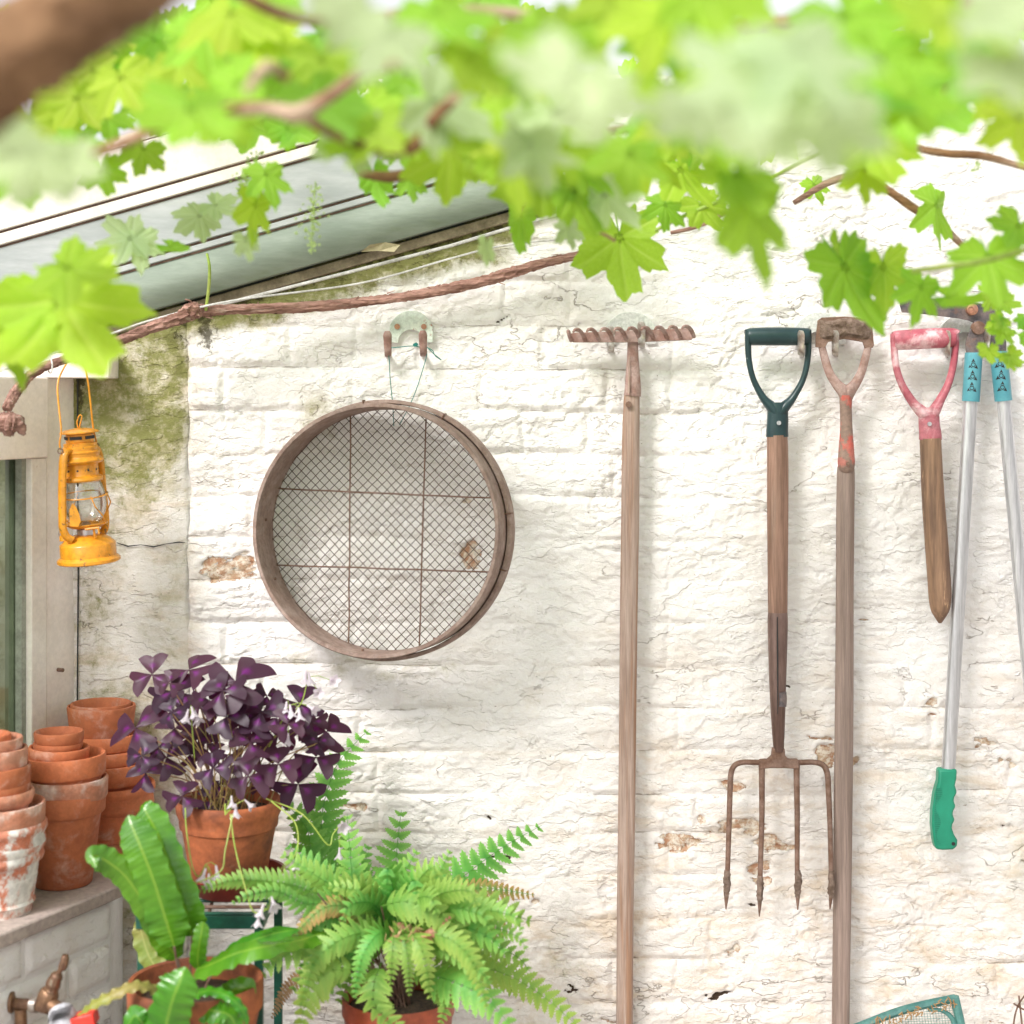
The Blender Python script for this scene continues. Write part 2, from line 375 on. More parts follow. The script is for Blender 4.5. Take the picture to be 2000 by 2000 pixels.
M_VINEP = leaf_mat('sky_sheen_vine_leaf', (.46, .60, .30), (.56, .66, .42), .42, .45, (.72, .94, .28), vein=(.7, .8, .6), hv=.01)  # sky reflected off the upper leaf faces, painted in as a paler green
M_FERN = leaf_mat('fern_green', (.07, .24, .035), (.13, .34, .05), .3, .5, (.28, .62, .05), vscale=25, c3=(.26, .48, .10))
M_FERNL = leaf_mat('fern_light_green', (.12, .35, .055), (.19, .43, .075), .3, .5, (.45, .72, .10), vscale=25, c3=(.30, .50, .10))
M_FERNR = leaf_mat('fern_reddened', (.16, .32, .06), (.26, .36, .09), .3, .6, (.5, .4, .1), vscale=25, c3=(.55, .24, .12))
M_DEAD = leaf_mat('fern_dead', (.48, .22, .12), (.55, .32, .2), .2, .8, (.4, .2, .1), vscale=60)
M_HART = leaf_mat('glossy_strap_green', (.045, .185, .010), (.085, .26, .015), .16, .22, (.22, .52, .015), vein=(.26, .42, .05), vscale=18, hv=.015, spec=.6, bump=.0002)
M_HARTD = leaf_mat('browning_strap_green', (.22, .30, .05), (.34, .32, .09), .28, .4, (.4, .5, .05), vein=(.5, .5, .15), vscale=18)
M_OXG = mat('oxalis_stalk', (.26, .21, .06), (.30, .15, .07), rough=.5, scale=20)
M_PETAL = leaf_mat('pale_lilac_petal', (.86, .76, .86), (.88, .84, .87), .4, .6, (.9, .78, .88), hv=.005)
M_BUD = mat('bud_green', (.40, .52, .16), (.46, .6, .22), rough=.5, scale=60)
def ox_mat():
    m = N('purple_shamrock_leaf'); v = m.coord()
    a = m.math('ADD', m.attr('blotch'), m.math('MULTIPLY', m.math('SUBTRACT', m.noise(v, 130, 5, .7), .5), .75))
    c0 = m.mix(m.rnd(), (.026, .010, .026), (.065, .025, .045))
    c = m.mix(m.ramp(a, .60, 1.1), c0, (.15, .014, .16))
    m.col(c); m.b.inputs['Roughness'].default_value = .42; m.b.inputs['Specular IOR Level'].default_value = .35
    tr = m.n('ShaderNodeBsdfTranslucent'); ms = m.n('ShaderNodeMixShader'); ms.inputs[0].default_value = .16
    tr.inputs['Color'].default_value = (.30, .01, .10, 1)
    m.l(m.b.outputs[0], ms.inputs[1]); m.l(tr.outputs[0], ms.inputs[2]); m.l(ms.outputs[0], m.out.inputs['Surface'])
    return m.m
M_OX = ox_mat()
def glass_mat(name, rough=.02, tint=(1, 1, 1), refl=.5):
    m = N(name); g = m.n('ShaderNodeBsdfGlossy'); g.inputs['Roughness'].default_value = rough
    t = m.n('ShaderNodeBsdfTransparent'); t.inputs['Color'].default_value = (*tint, 1)
    lw = m.n('ShaderNodeLayerWeight'); lw.inputs['Blend'].default_value = .25
    ms = m.n('ShaderNodeMixShader'); m.l(m.math('ADD', m.math('MULTIPLY', lw.outputs['Facing'], refl), .05), ms.inputs[0])
    m.l(t.outputs[0], ms.inputs[1]); m.l(g.outputs[0], ms.inputs[2]); m.l(ms.outputs[0], m.out.inputs['Surface'])
    return m.m
M_GLASS = glass_mat('lantern_glass', .03, (.97, .97, .95), .85)
M_PANE = glass_mat('dusty_window_glass', .10, (.50, .55, .45), .22)
M_ROOM = mat('dim_shed_interior', (.12, .12, .075), (.045, .05, .035), rough=.9, scale=9, c3=(.26, .16, .05), s3=7, t3=(.58, .75), stretch=(1, 1, .6))

# ------------------------------------------------------------------ the ground
g = MB(); g.add([(-60, -80, 0), (60, -80, 0), (60, 60, 0), (-60, 60, 0)], [(0, 1, 2, 3)])
go = g.build('ground', M_GROUND, smooth=False, fix=False); go['kind'] = 'structure'

# ------------------------------------------------------------------ the back wall, brick by brick
def roof_row(px): return 612 - .285 * (px - 297)
BARE = [(440, 1115, 45, 26), (470, 1095, 20, 18), (930, 1085, 24, 34), (1612, 1475, 24, 24), (1665, 1490, 10, 16), (1445, 1612, 50, 16), (1515, 1648, 52, 14), (1330, 1640, 34, 15),
        (1437, 1532, 20, 18), (1495, 1700, 28, 14), (1054, 1757, 13, 7), (1820, 1380, 14, 6), (1434, 1850, 11, 18), (690, 1570, 22, 12), (915, 970, 14, 6), (1930, 1455, 26, 6),
        (1590, 1440, 28, 4), (1968, 1490, 12, 6), (1690, 1210, 10, 4), (1368, 1588, 10, 8), (1355, 1640, 12, 8), (1180, 1990, 10, 5)]
HOLE = [(1405, 1946, 30, 6), (1963, 1612, 7, 6), (945, 1610, 6, 5), (985, 1672, 12, 5), (1470, 1773, 14, 4), (985, 620, 5, 5), (828, 632, 5, 5), (1663, 1750, 5, 6), (1068, 1475, 5, 3), (1112, 1930, 14, 3), (1555, 1330, 5, 4)]
def wall_fields(x, z):
    px = 1000 + x / D * F; py = HZ + (CAMZ - z) / D * F
    relief = .008 * (fb(x * 3, z * 5, 1, 3) - .5) + .004 * (fb(x * 14, z * 22, 5, 5) - .5)
    t = fb(x * 7 + .9 * fb(x * 9, z * 9, 77), z * 12, 9, 6) * 9; fl = np.floor(t); fr = t - fl
    relief += .0021 * (fl + ss(.88, 1, fr)) - .0095
    n3 = fb(x * 9, z * 24, 21, 6); relief -= .0035 * ss(.03, .0, np.abs(n3 - .5)) * ss(.5, .62, fb(x * 5, z * 5, 31, 3))
    relief += .0032 * (fb(x * 60, z * 80, 41, 3) - .5)
    px0, py0 = px, py; px = px + 60 * (fb(x * 22, z * 22, 401, 5) - .5) + 18 * (fb(x * 90, z * 90, 405, 2) - .5); py = py + 55 * (fb(x * 20, z * 40, 411, 5) - .5)
    bare = np.zeros_like(px)
    for a, b, c, d in BARE: bare = np.maximum(bare, np.clip(1.5 - np.sqrt(((px - a) / c) ** 2 + ((py - b) / d) ** 2), 0, 1))
    bare = np.maximum(bare, .44 * ss(.70, .80, fb(x * 7, z * 15, 61, 4)) * ss(1300, 1700, py))
    hole = np.zeros_like(px)
    for a, b, c, d in HOLE: hole = np.maximum(hole, np.clip(1.5 - np.sqrt(((px - a) / c) ** 2 + ((py - b) / d) ** 2), 0, 1))
    px, py = px0, py0
    relief -= .004 * ss(.3, .7, bare) + .007 * ss(.4, .9, hole)
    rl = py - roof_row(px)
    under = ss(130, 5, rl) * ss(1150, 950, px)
    pil = ss(400, 330, px) * ss(1150, 850, py)
    moss = np.maximum(under * 1.45, pil * (.96 - .16 * ss(760, 1060, py)))
    moss = np.maximum(moss, .55 * ss(560, 380, px) * ss(800, 620, py))
    moss = np.maximum(moss, .46 * ss(420, 330, px))
    for a, b, c, d, k in ((640, 1285, 150, 34, .5), (1030, 1870, 130, 60, .42), (620, 820, 70, 60, .4), (810, 1310, 110, 30, .5)):
        moss = np.maximum(moss, k * np.clip(1.4 - np.sqrt(((px - a) / c) ** 2 + ((py - b) / d) ** 2), 0, 1))
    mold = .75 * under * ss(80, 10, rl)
    for a, b, c, d, k in ((405, 640, 22, 55, .75), (160, 760, 10, 60, .7), (345, 640, 30, 30, .5)):
        mold = np.maximum(mold, k * np.clip(1.4 - np.sqrt(((px - a) / c) ** 2 + ((py - b) / d) ** 2), 0, 1))
    stain = .12 + .45 * ss(1050, 1700, py) * ss(900, 1400, px) + .50 * ss(430, 350, px) + .30 * ss(1100, 1800, py)
    stain += .30 * ss(.55, .75, fb(x * 2.2, z * 2.2, 91, 3)) * ss(600, 1200, py)
    return relief, dict(bare=bare, hole=hole, moss=moss, mold=mold, stain=np.clip(stain, 0, 1))

def patch(name, u0, u1, v0, v1, gx, parent, joint=True, smooth_k=1.0, cut=None, edge=(1, 1, 1, 1), transform=None, fine=True):
    nu = int(round((u1 - u0) / gx)) + 1; nv = int(round((v1 - v0) / gx)) + 1
    U, V = np.meshgrid(np.linspace(u0, u1, nu), np.linspace(v0, v1, nv))
    X = U + .016 * (fb(U * 7, V * 7, 201, 3) - .5) + .007 * (fb(U * 30, V * 30, 205, 3) - .5); Z = V + .020 * (fb(U * 3.4, V * 9, 211, 4) - .5)
    rel, at = wall_fields(X, Z)
    rel = rel * smooth_k
    jm = np.zeros_like(U)
    if joint:
        e = np.full_like(U, 1.0)
        e = np.minimum(e, np.minimum(np.minimum(U - u0, u1 - U), np.minimum(V - v0, v1 - V)))
        jn = ss(.42, .68, fb(X * 4, Z * 4, 121, 3))
        p = ss(.0, .011, e)
        seed = abs(hash((round(u0, 3), round(v0, 3)))) % 1000 / 1000.0
        rel += (p * (.0010 + .0042 * jn)) + p * (seed - .5) * .0035 * (.2 + jn)
        ev = np.minimum(V - v0, v1 - V); eu = np.minimum(U - u0, u1 - U)
        jm = np.maximum(1 - ss(0, .0055, ev), .45 * (1 - ss(0, .005, eu))) * (.35 + .65 * jn)
    at['joint'] = jm
    Y = -rel
    co = np.stack([X, Y, Z], -1).reshape(-1, 3)
    if transform is not None: co = transform(co)
    off = origin(parent)
    co = co - np.array(off)
    idx = np.arange(nu * nv).reshape(nv, nu)
    q = np.stack([idx[:-1, :-1], idx[:-1, 1:], idx[1:, 1:], idx[1:, :-1]], -1).reshape(-1, 4)
    if cut is not None:
        keep = cut(X[:-1, :-1].ravel(), Z[:-1, :-1].ravel()); q = q[keep]
        if len(q) == 0: return None
        used = np.unique(q); mp = np.zeros(nu * nv, int); mp[used] = np.arange(len(used)); q = mp[q]; co = co[used]
        at = {k: a.ravel()[used] for k, a in at.items()}
    me = bpy.data.meshes.new(name)
    me.vertices.add(len(co)); me.vertices.foreach_set('co', co.ravel())
    me.loops.add(len(q) * 4); me.loops.foreach_set('vertex_index', q.ravel().astype(np.int32))
    me.polygons.add(len(q)); me.polygons.foreach_set('loop_start', np.arange(0, len(q) * 4, 4, dtype=np.int32))
    me.polygons.foreach_set('use_smooth', np.ones(len(q), bool))
    me.update(calc_edges=True)
    for k, a in at.items():
        t = me.attributes.new(k, 'FLOAT', 'POINT'); t.data.foreach_set('value', a.ravel().astype(np.float32))
    me.materials.append(M_WALL)
    return new_obj(name, me, parent)

G = .003; CH = 25 * G; BL = 75 * G
wall = thing('brick_wall', 'rough white painted brick wall with peeling patches behind the hanging tools', 'wall', (0, 0, 0))
XL = -.5730      # right edge of the smooth rendered strip
def cutf(X, Z):  # the wall stops under the sloping roof edge on the left
    px = 1000 + X / D * F; py = HZ + (CAMZ - Z) / D * F
    return (py > roof_row(px) - 60) | (px > 1085)
z0 = .36; nc = int((2.16 - z0) / CH)
for c in range(nc):
    va = z0 + c * CH; x = XL; first = True
    shift = (0, .5, .12, .62, .3, .8)[c % 6]
    while x < .97:
        if first:
            L = max(12, int(75 * (shift if shift > .2 else 1 if shift == 0 else .35))); first = False
        else:
            L = 75 if random.random() > .22 else 38
        x1 = x + L * G
        if x1 > .97: x1 = .97 + ((x1 - .97) // G) * G * 0 + 0
        x1 = x + round((x1 - x) / G) * G
        if x1 - x > .02: patch('brick', x, x1, va, va + CH, G, wall, cut=cutf if x < .1 else None)
        x = x1 if x1 - x > .02 else 99
# courses out of the picture, coarse
c1 = patch('lower_courses', -.95, 1.9, -.02, z0 + .001, .02, wall, joint=False); c1['kind'] = 'stuff'
c2 = patch('side_courses', .969, 2.4, z0 - .01, 2.17, .02, wall, joint=False); c2['kind'] = 'stuff'
# body of the wall, behind its face
b = MB(); b.prism([(-1.2, 0), (2.4, 0), (2.4, 2.15), (.08, 2.15), (.08, 1.90), (-1.2, 1.55)], .012, .24); b.build('core', M_BRNST, wall, smooth=False)
# smooth rendered strip beside the window
ren = thing('rendered_strip', 'smooth cement rendered strip of wall stained with green moss beside the window', 'wall', (-.67, 0, .8))
patch('render_coat', -.96, XL + .003, .30, 1.86, .004, ren, joint=False, smooth_k=.42, cut=cutf,
      transform=lambda co: co + np.stack([.016 * (fb(co[:, 2] * 9, co[:, 2] * 3, 77, 5) - .4) * ss(.06, .0, XL - co[:, 0]), .006 * ss(.008, .0, XL - co[:, 0]) - .008 * ss(.0, .03, XL - co[:, 0]), 0 * co[:, 0]], -1))
cr = [(228, 1060), (250, 1067), (275, 1064), (300, 1068), (325, 1062), (350, 1059), (362, 1060)]
m_ = MB(); m_.tube([P(a, b, .0125) for a, b in cr], [S(.6 + .9 * (i % 2)) for i in range(len(cr))], 5); m_.build('crack', M_DARK, ren)

# ------------------------------------------------------------------ sloping roof edge
roof = thing('roof_edge', 'weathered grey and green sloping timber verge of the lean-to roof above the wall', 'roof', P(640, 515, .02))
def strip(name, a, b, o0, o1, mt, x0=-260, x1=1085, back=None, roundk=0, bevel=.0015):
    """board running down the slope: rows a (top) to b (bottom) relative to the roof line, from the wall out to o1"""
    m = MB(); n = 8 if roundk else 1
    secs = []
    for px in (x0, x1):
        r0 = roof_row(px); sec = []
        zt = P(px, r0 + a, 0).z; zb = P(px, r0 + b, 0).z; X = P(px, 0, 0).x
        sec.append((o0, zt))
        for k in range(n + 1):
            t = k / n; z = zt + (zb - zt) * t
            o = o1 + (roundk * math.sin(math.pi * t) if roundk else 0)
            sec.append((o, z))
        sec.append((o0, zb))
        secs.append([Vector((X, -o, z)) for o, z in sec])
    k = len(secs[0]); vs = secs[0] + secs[1]
    fs = [(i, (i + 1) % k, (i + 1) % k + k, i + k) for i in range(k)] + [tuple(range(k - 1, -1, -1)), tuple(range(k, 2 * k))]
    m.add(vs, fs); return m.build(name, mt, roof, bevel=bevel, sharp=50)
strip('batten', 2, 22, -.02, .014, M_BRNST)
strip('shadow_gap', -3, 2, -.02, .004, M_DARK, bevel=0)
strip('rounded_board', -88, -3, -.02, .030, M_VERD, roundk=.016)
strip('seal', -92, -88, -.02, .028, M_BRNLN, bevel=0)
strip('fillet', -104, -92, -.02, .036, M_WGREY)
strip('seal', -109, -104, -.02, .030, M_BRNLN, bevel=0)
strip('board', -205, -109, -.02, .040, M_WGREY, x1=1000)
strip('seal', -210, -205, -.02, .034, M_BRNLN, bevel=0, x1=960)
strip('fillet', -232, -210, -.02, .046, M_WHITEP, x1=930)
strip('seal', -237, -232, -.02, .040, M_BRNLN, bevel=0, x1=900)
strip('fascia_board', -330, -237, -.02, .050, M_WHITEP, x1=800)
# the roof itself, going back from the edge
def roof_back():
    m = MB(); a = P(-260, roof_row(-260) - 330, 0); b_ = P(800, roof_row(800) - 330, 0)
    m.add([a + Vector((0, -.05, .002)), b_ + Vector((0, -.05, .002)), b_ + Vector((0, 1.8, .002)), a + Vector((0, 1.8, .002)),
           a + Vector((0, -.05, .02)), b_ + Vector((0, -.05, .02)), b_ + Vector((0, 1.8, .02)), a + Vector((0, 1.8, .02))],
          [(0, 3, 2, 1), (4, 5, 6, 7), (0, 1, 5, 4), (1, 2, 6, 5), (2, 3, 7, 6), (3, 0, 4, 7)])
    m.build('roof_sheet', M_WHITEP, roof, smooth=False)
roof_back()
# wires along the wall
wt = MB(); wt.tube([P(*a) for a in ((300, 636, .03), (420, 598, .03), (700, 527, .028), (880, 480, .03), (1040, 432, .03), (1090, 420, .03))], [.0030] * 6, 6)
tag(wt.build('wire', M_WIREW), 'thicker pale wire running tight under the sloping roof edge', 'wire')
pp, _ = sp([(-60, 745, .13), (205, 656, .125), (300, 624, .12), (450, 588, .11), (700, 554, .06), (880, 505, .05), (980, 480, .045), (1105, 466, .04), (1150, 463, .03)])
wt = MB(); wt.tube(pp, .0018, 6); tag(wt.build('wire', M_WIREW), 'thin white wire crossing in front of the bare vine stem', 'wire')
# dry leaf caught under the roof board
lf = MB(); lf.add([P(705, 492, .05), P(722, 478, .06), (P(752, 473, .055)), P(782, 478, .05), P(770, 492, .06), P(740, 490, .052)], [(0, 1, 2, 5), (5, 2, 3, 4)])
tag(lf.build('dry_leaf', mat('straw_leaf', (.36, .31, .19), rough=.8), smooth=False), 'small straw coloured dry leaf caught under the rounded roof board', 'leaf')

# ------------------------------------------------------------------ the outbuilding on the left: window, sill, brick base
PHI = R(64.4); DL = Vector((-math.cos(PHI), -math.sin(PHI), 0)); NL = Vector((math.sin(PHI), -math.cos(PHI), 0))   # along the window wall, and its outward normal
CO = Vector((P(150, 0, 0).x, 0, 0))
def zrow(py, t):  # height of image row py on the window wall at distance t from the corner
    d = D - math.sin(PHI) * t
    return CAMZ - (py - HZ) / F * d
def wbox(m, t0, t1, n0, n1, za, zb):
    vs = []
    for z in (za, zb):
        for t, n in ((t0, n0), (t1, n0), (t1, n1), (t0, n1)):
            vs.append(CO + DL * t + NL * n + Vector((0, 0, z)))
    m.add(vs, [(0, 3, 2, 1), (4, 5, 6, 7), (0, 1, 5, 4), (1, 2, 6, 5), (2, 3, 7, 6), (3, 0, 4, 7)]); return m
SILLZ = .791
win = thing('window', 'cream painted timber window with dusty dark glass at the left edge', 'window', CO + DL * .3 + Vector((0, 0, SILLZ)))
Z_LINT = zrow(738, .1)
wbox(MB(), .004, .080, -.05, .0, SILLZ, Z_LINT).build('corner_board', M_CREAM, win, bevel=.002)
wbox(MB(), .083, .80, -.05, .008, zrow(895, .12), Z_LINT).build('top_rail', M_CREAM, win, bevel=.002)
wbox(MB(), .083, .121, -.05, .004, SILLZ + .03, zrow(895, .12) - .0005).build('stile', M_WHITEP, win, bevel=.002)
wbox(MB(), .083, .80, -.05, .006, SILLZ, SILLZ + .0295).build('bottom_rail', M_WHITEP, win, bevel=.002)
wbox(MB(), .1215, .132, -.045, -.008, SILLZ + .03, zrow(895, .12)).build('glazing_bead', mat('weathered_grey_bead', (.36, .38, .32), (.27, .29, .24), rough=.7, scale=20), win)
wbox(MB(), .132, .80, -.026, -.022, SILLZ + .03, zrow(895, .12)).build('pane', M_PANE, win, smooth=False)
rb = MB(); wbox(rb, -.01, .85, -.30, -.29, SILLZ - .05, 1.75); rb.build('interior', M_ROOM, win, smooth=False)
# nail
MB().tube([CO + DL * .05 + NL * .0 + Vector((0, 0, zrow(1308, .05))), CO + DL * .05 + NL * .012 + Vector((0, 0, zrow(1308, .05)))], .0035, 8).build('nail', M_RUST, win)
lint = MB(); a0 = P(219, 0, .055).x
lint.prism([(-1.15, zrow(738, .1) + .001), (a0, P(0, 739, .055).z), (a0, P(0, 690, .055).z), (-1.15, P(0, 690, .055).z)], -.075, -.005)
tag(lint.build('lintel', M_CREAM, bevel=.002), 'cream painted timber lintel over the window reaching onto the mossy wall', 'lintel')
# fascia in front of the window wall
gp = MB(); gp.tube([P(152, 742, .012), P(151, 900, .012), P(153, 1100, .012), P(151, 1375, .012), P(151, 1650, .01)], S(1.6), 6)
gp.build('joint_gap', M_DARK, ren)
# stone sill
EP = [P(233, 1730, D - 2.752), P(-160, 1730, 0)]
e0 = Vector((-.640, -.248, 0)); e1 = e0 + DL * .75; e2 = Vector((-.600, -.165, 0)); e3 = Vector((-.672, -.006, 0))
inner = [CO + NL * .001, CO + DL * .9 + NL * .001]
sl = MB()
outl = [e3, e2 + Vector((-.038, -.02, 0)), e0 + Vector((.006, .02, 0)), e0 + DL * .03, e0 + DL * .3, e1, CO + DL * .9, CO + DL * .1 + NL * -.04, Vector((-.78, -.006, 0))]
outl[1] = Vector((-.632, -.19, 0))
k = len(outl); sl.add([v + Vector((0, 0, SILLZ)) for v in outl] + [v + Vector((0, 0, SILLZ - .022)) for v in outl],
                      [tuple(range(k)), tuple(range(2 * k - 1, k - 1, -1))] + [(i, i + k, (i + 1) % k + k, (i + 1) % k) for i in range(k)])
tag(sl.build('window_sill', M_STONE, bevel=.003, sharp=30), 'worn grey stone window sill carrying the stacks of terracotta pots', 'sill')
# brick base under the sill
base = thing('sill_base', 'white painted brick base below the window sill behind the brass tap', 'wall', (-.75, -.3, 0))
bi = e0 + Vector((-.016, .004, 0)); BRW, BRH = .205, .0675
ang = math.atan2(-DL.y, -DL.x)
NB = Vector((math.sin(PHI), -math.cos(PHI), 0))
bk_mats = [M_WALL]
def base_brick(t0, t1, za, zb, pr):
    """one rough painted brick on the angled face"""
    nu = max(3, int((t1 - t0) / .006)); nv = max(3, int((zb - za) / .006))
    T, Zg = np.meshgrid(np.linspace(t0, t1, nu), np.linspace(za, zb, nv))
    e = np.minimum(np.minimum(T - t0, t1 - T), np.minimum(Zg - za, zb - Zg))
    rel = ss(0, .006, e) * (.007 + pr) + .006 * (fb(T * 30, Zg * 30, 301, 4) - .5) * ss(0, .01, e)
    px_ = bi.x + DL.x * T + NB.x * rel; py_ = bi.y + DL.y * T + NB.y * rel
    off = origin(base); co = np.stack([px_ - off.x, py_ - off.y, Zg - off.z], -1).reshape(-1, 3)
    idx = np.arange(nu * nv).reshape(nv, nu); q = np.stack([idx[:-1, 1:], idx[:-1, :-1], idx[1:, :-1], idx[1:, 1:]], -1).reshape(-1, 4)
    me = bpy.data.meshes.new('brick'); me.from_pydata(co.tolist(), [], q.tolist()); me.polygons.foreach_set('use_smooth', [True] * len(me.polygons))
    for kk, val in (('bare', .02), ('stain', .25), ('joint', .05), ('moss', .03)):
        a_ = me.attributes.new(kk, 'FLOAT', 'POINT'); a_.data.foreach_set('value', [val] * len(me.vertices))
    me.materials.append(M_WALL); new_obj('brick', me, base)
zt = SILLZ - .022; c = 0
while zt > .3:
    zb_ = zt - BRH; t = 0.004 - (.10 if c % 2 else 0)
    while t < .62:
        a_, b_ = max(t, .004), t + (BRW - .009)
        if b_ - a_ > .02: base_brick(a_, b_, zb_ + .0045, zt - .0045, random.uniform(-.002, .003))
        t += BRW
    zt = zb_; c += 1
mm = MB(); f0 = bi + NB * -.0; f1 = bi + DL * .75
outb = [Vector((-.690, -.004, 0)), bi, f1, CO + DL * .9 + NL * -.06, Vector((-.80, -.004, 0))]
k = len(outb); zt_ = SILLZ - .0225
mm.add([v + Vector((0, 0, zt_)) for v in outb] + [v + Vector((0, 0, .001)) for v in outb], [tuple(range(k)), tuple(range(2 * k - 1, k - 1, -1))] + [(i, i + k, (i + 1) % k + k, (i + 1) % k) for i in range(k)])
mm.build('mortar', M_WALL, base, smooth=False)

# ------------------------------------------------------------------ terracotta pots
def pot(px, row, dc, r, mt, label, rim=.03, h=None, br=None, style='plain', group=None, tilt=(0, 0), at_z=None):
    """px: centre column; row: image row of the rim's front top edge; dc: distance of the pot's axis from the camera; r: rim radius"""
    X = (px - 1000) / F * dc; z = at_z if at_z is not None else CAMZ - (row - HZ) / F * (dc - r)
    h = h or r * 1.75; br = br or r * .68
    th = .006
    if style == 'plain':
        pr = [(0, -h + .008), (br - th, -h + .008), (r - th * 1.6, -.01), (r - th, -.002), (r - th * .6, 0), (r - .0012, -.0004), (r, -.003), (r - .0012, -rim + .003), (r - .003, -rim), (r - .0075, -rim - .0025), (r - .0085, -rim - .008), (br, -h + .003), (br - .003, -h), (0, -h)]
    elif style == 'roll':
        pr = [(0, -h + .008), (br - th, -h + .008), (r - th * 1.8, -.01), (r - th, -.001), (r - .003, .0), (r - .0005, -.004), (r, -.010), (r - .003, -.016), (r - .0045, -.019), (r - .002, -rim), (r - .004, -rim - .006), (r - .010, -rim - .010), (br + .007, -h * .62), (br + .0085, -h * .63), (br + .0095, -h * .65), (br + .005, -h * .67), (br, -h + .003), (br - .003, -h), (0, -h)]
    else:
        pr = [(0, -h + .008), (br - th, -h + .008), (r - th, -.004), (r - th * .6, 0), (r - .001, -.0005), (r, -.004), (r - .002, -.02), (br, -h + .003), (br - .003, -h), (0, -h)]
    m = MB(); m.lathe([(a, b_ + h) for a, b_ in pr], (0, 0, 0), 56, wob=.006)
    o = m.build('terracotta_pot', mt, local=True, sharp=40)
    o.location = (X, -(D - dc), z - h); o.rotation_euler = (R(tilt[0]), R(tilt[1]), random.uniform(0, 0))
    return tag(o, label, 'pot', group)
SG = 'terracotta pots stacked on the sill'
# left stack (nearest)
pot(-6, 1662, 2.62, .074, M_LIMEW, 'limewashed terracotta pot with a moulded ring, lowest of the front left stack', rim=.026, h=.150, br=.049, style='roll', group=SG)
pot(-6, 1628, 2.62, .076, M_LIMEW, 'chalky thick-rimmed terracotta pot nested in the limewashed one', rim=.030, h=.13, style='roll', group=SG)
pot(-8, 1590, 2.62, .0745, M_TERRAP, 'orange terracotta pot with white lime bloom, third from below in the front left stack', rim=.036, h=.13, group=SG)
pot(-12, 1560, 2.62, .062, M_TERRAP, 'pinkish narrow rounded rim rising out of the lime bloomed pot at left', rim=.015, h=.11, style='roll', group=SG)
pot(-14, 1545, 2.62, .057, M_TERRA, 'thin dark-edged terracotta rim between the rounded rim and the plain orange one at left', rim=.02, h=.11, group=SG)
pot(-14, 1510, 2.62, .0575, M_TERRA, 'plain orange pot with a deep rim in the middle of the left stack', rim=.038, h=.11, group=SG)
pot(-14, 1474, 2.62, .053, M_TERRAP, 'dusty orange pot below the cracked small pot in the left stack', rim=.03, h=.10, group=SG)
pot(-16, 1452, 2.62, .047, M_TERRAP, 'small pink pot with worn edge, second from the top of the left stack', rim=.02, h=.09, group=SG)
pot(-30, 1444, 2.62, .040, M_TERRA, 'topmost small bright orange pot of the left stack, cut by the picture edge', rim=.03, h=.08, group=SG)
# middle stack
pot(122, 1577, 2.767, .0700, M_TERRA, 'large smooth orange pot standing on the sill, lowest of the middle stack', rim=.033, h=.1505, br=.048, group=SG, at_z=SILLZ + .1510)
pot(130, 1535, 2.767, .0665, M_TERRAP, 'chalky pink pot rim, second from below in the middle stack', rim=.034, h=.13, group=SG)
pot(132, 1489, 2.767, .0645, M_TERRA, 'orange pot with a white drip and chipped rim, third in the middle stack', rim=.034, h=.13, group=SG, tilt=(0, -1.5))
pot(112, 1470, 2.762, .0495, M_TERRA, 'small dark orange pot tilted inside the chipped one in the middle stack', rim=.020, h=.085, group=SG, tilt=(0, 2))
pot(113, 1458, 2.762, .0400, M_TERRA, 'thin small rim just below the topmost pot of the middle stack', rim=.014, h=.07, group=SG)
pot(115, 1437, 2.762, .0405, M_TERRA, 'topmost little pot of the middle stack with an incised line', rim=.019, h=.07, group=SG)
# back stack
pot(216, 1548, 2.92, .0765, M_TERRA, 'big dark orange pot with a heavy collar at the bottom of the back stack', rim=.036, h=.14, br=.056, style='roll', group=SG)
pot(212, 1503, 2.92, .0625, M_TERRA, 'orange pot rising from the heavy collared pot in the back stack', rim=.036, h=.12, group=SG)
pot(208, 1476, 2.92, .0600, M_TERRA, 'narrow rimmed pot in the middle of the back stack behind the purple leaves', rim=.024, h=.12, group=SG)
pot(203, 1445, 2.92, .0595, M_TERRA, 'reddish pot with a flaky edge below the smooth pot of the back stack', rim=.026, h=.12, group=SG)
pot(198, 1389, 2.92, .0585, M_TERRA, 'smooth rimless bucket shaped pot on top of the back stack against the wall', h=.085, br=.050, style='bare', group=SG)
pot(197, 1383, 2.92, .0520, M_TERRA, 'inner pot whose thin rim shows inside the smooth pot of the back stack', rim=.02, h=.075, group=SG)

# ------------------------------------------------------------------ lantern
LT = thing('lantern', 'mustard yellow hurricane lantern hanging from the lintel beside the mossy wall', 'lantern', P(174, 1098, .16), rot=(R(3), R(-3.5), 0))
u = S(1, .16)   # one photo pixel at its distance
def ll(name, prof, mt, n=40, **k):
    m = MB(); m.lathe([(r * u, z * u) for r, z in prof], (0, 0, 0), n); return m.build(name, mt, LT, local=True, sharp=k.get('sharp', 32))
ll('fuel_tank', [(0, 0), (58, 0), (61, 2), (61, 7), (57, 11), (54, 13), (54, 36), (53, 38), (50, 40), (44, 46), (34, 52), (24, 55), (10, 56), (0, 56)], M_YEL)
ll('burner', [(0, 52), (19, 52), (19, 66), (14, 68), (9, 69), (9, 78), (4, 80), (0, 80)], M_ALU)
ll('gallery', [(12, 68), (30, 69), (38, 74), (38, 77), (30, 73), (12, 72)], M_YEL)
ll('globe', [(24, 76), (33, 86), (39, 98), (42, 112), (42, 126), (39, 142), (34, 156), (31, 162), (30, 162), (33, 156), (38, 142), (41, 126), (41, 112), (38, 98), (32, 86), (23, 76)], M_GLASS)
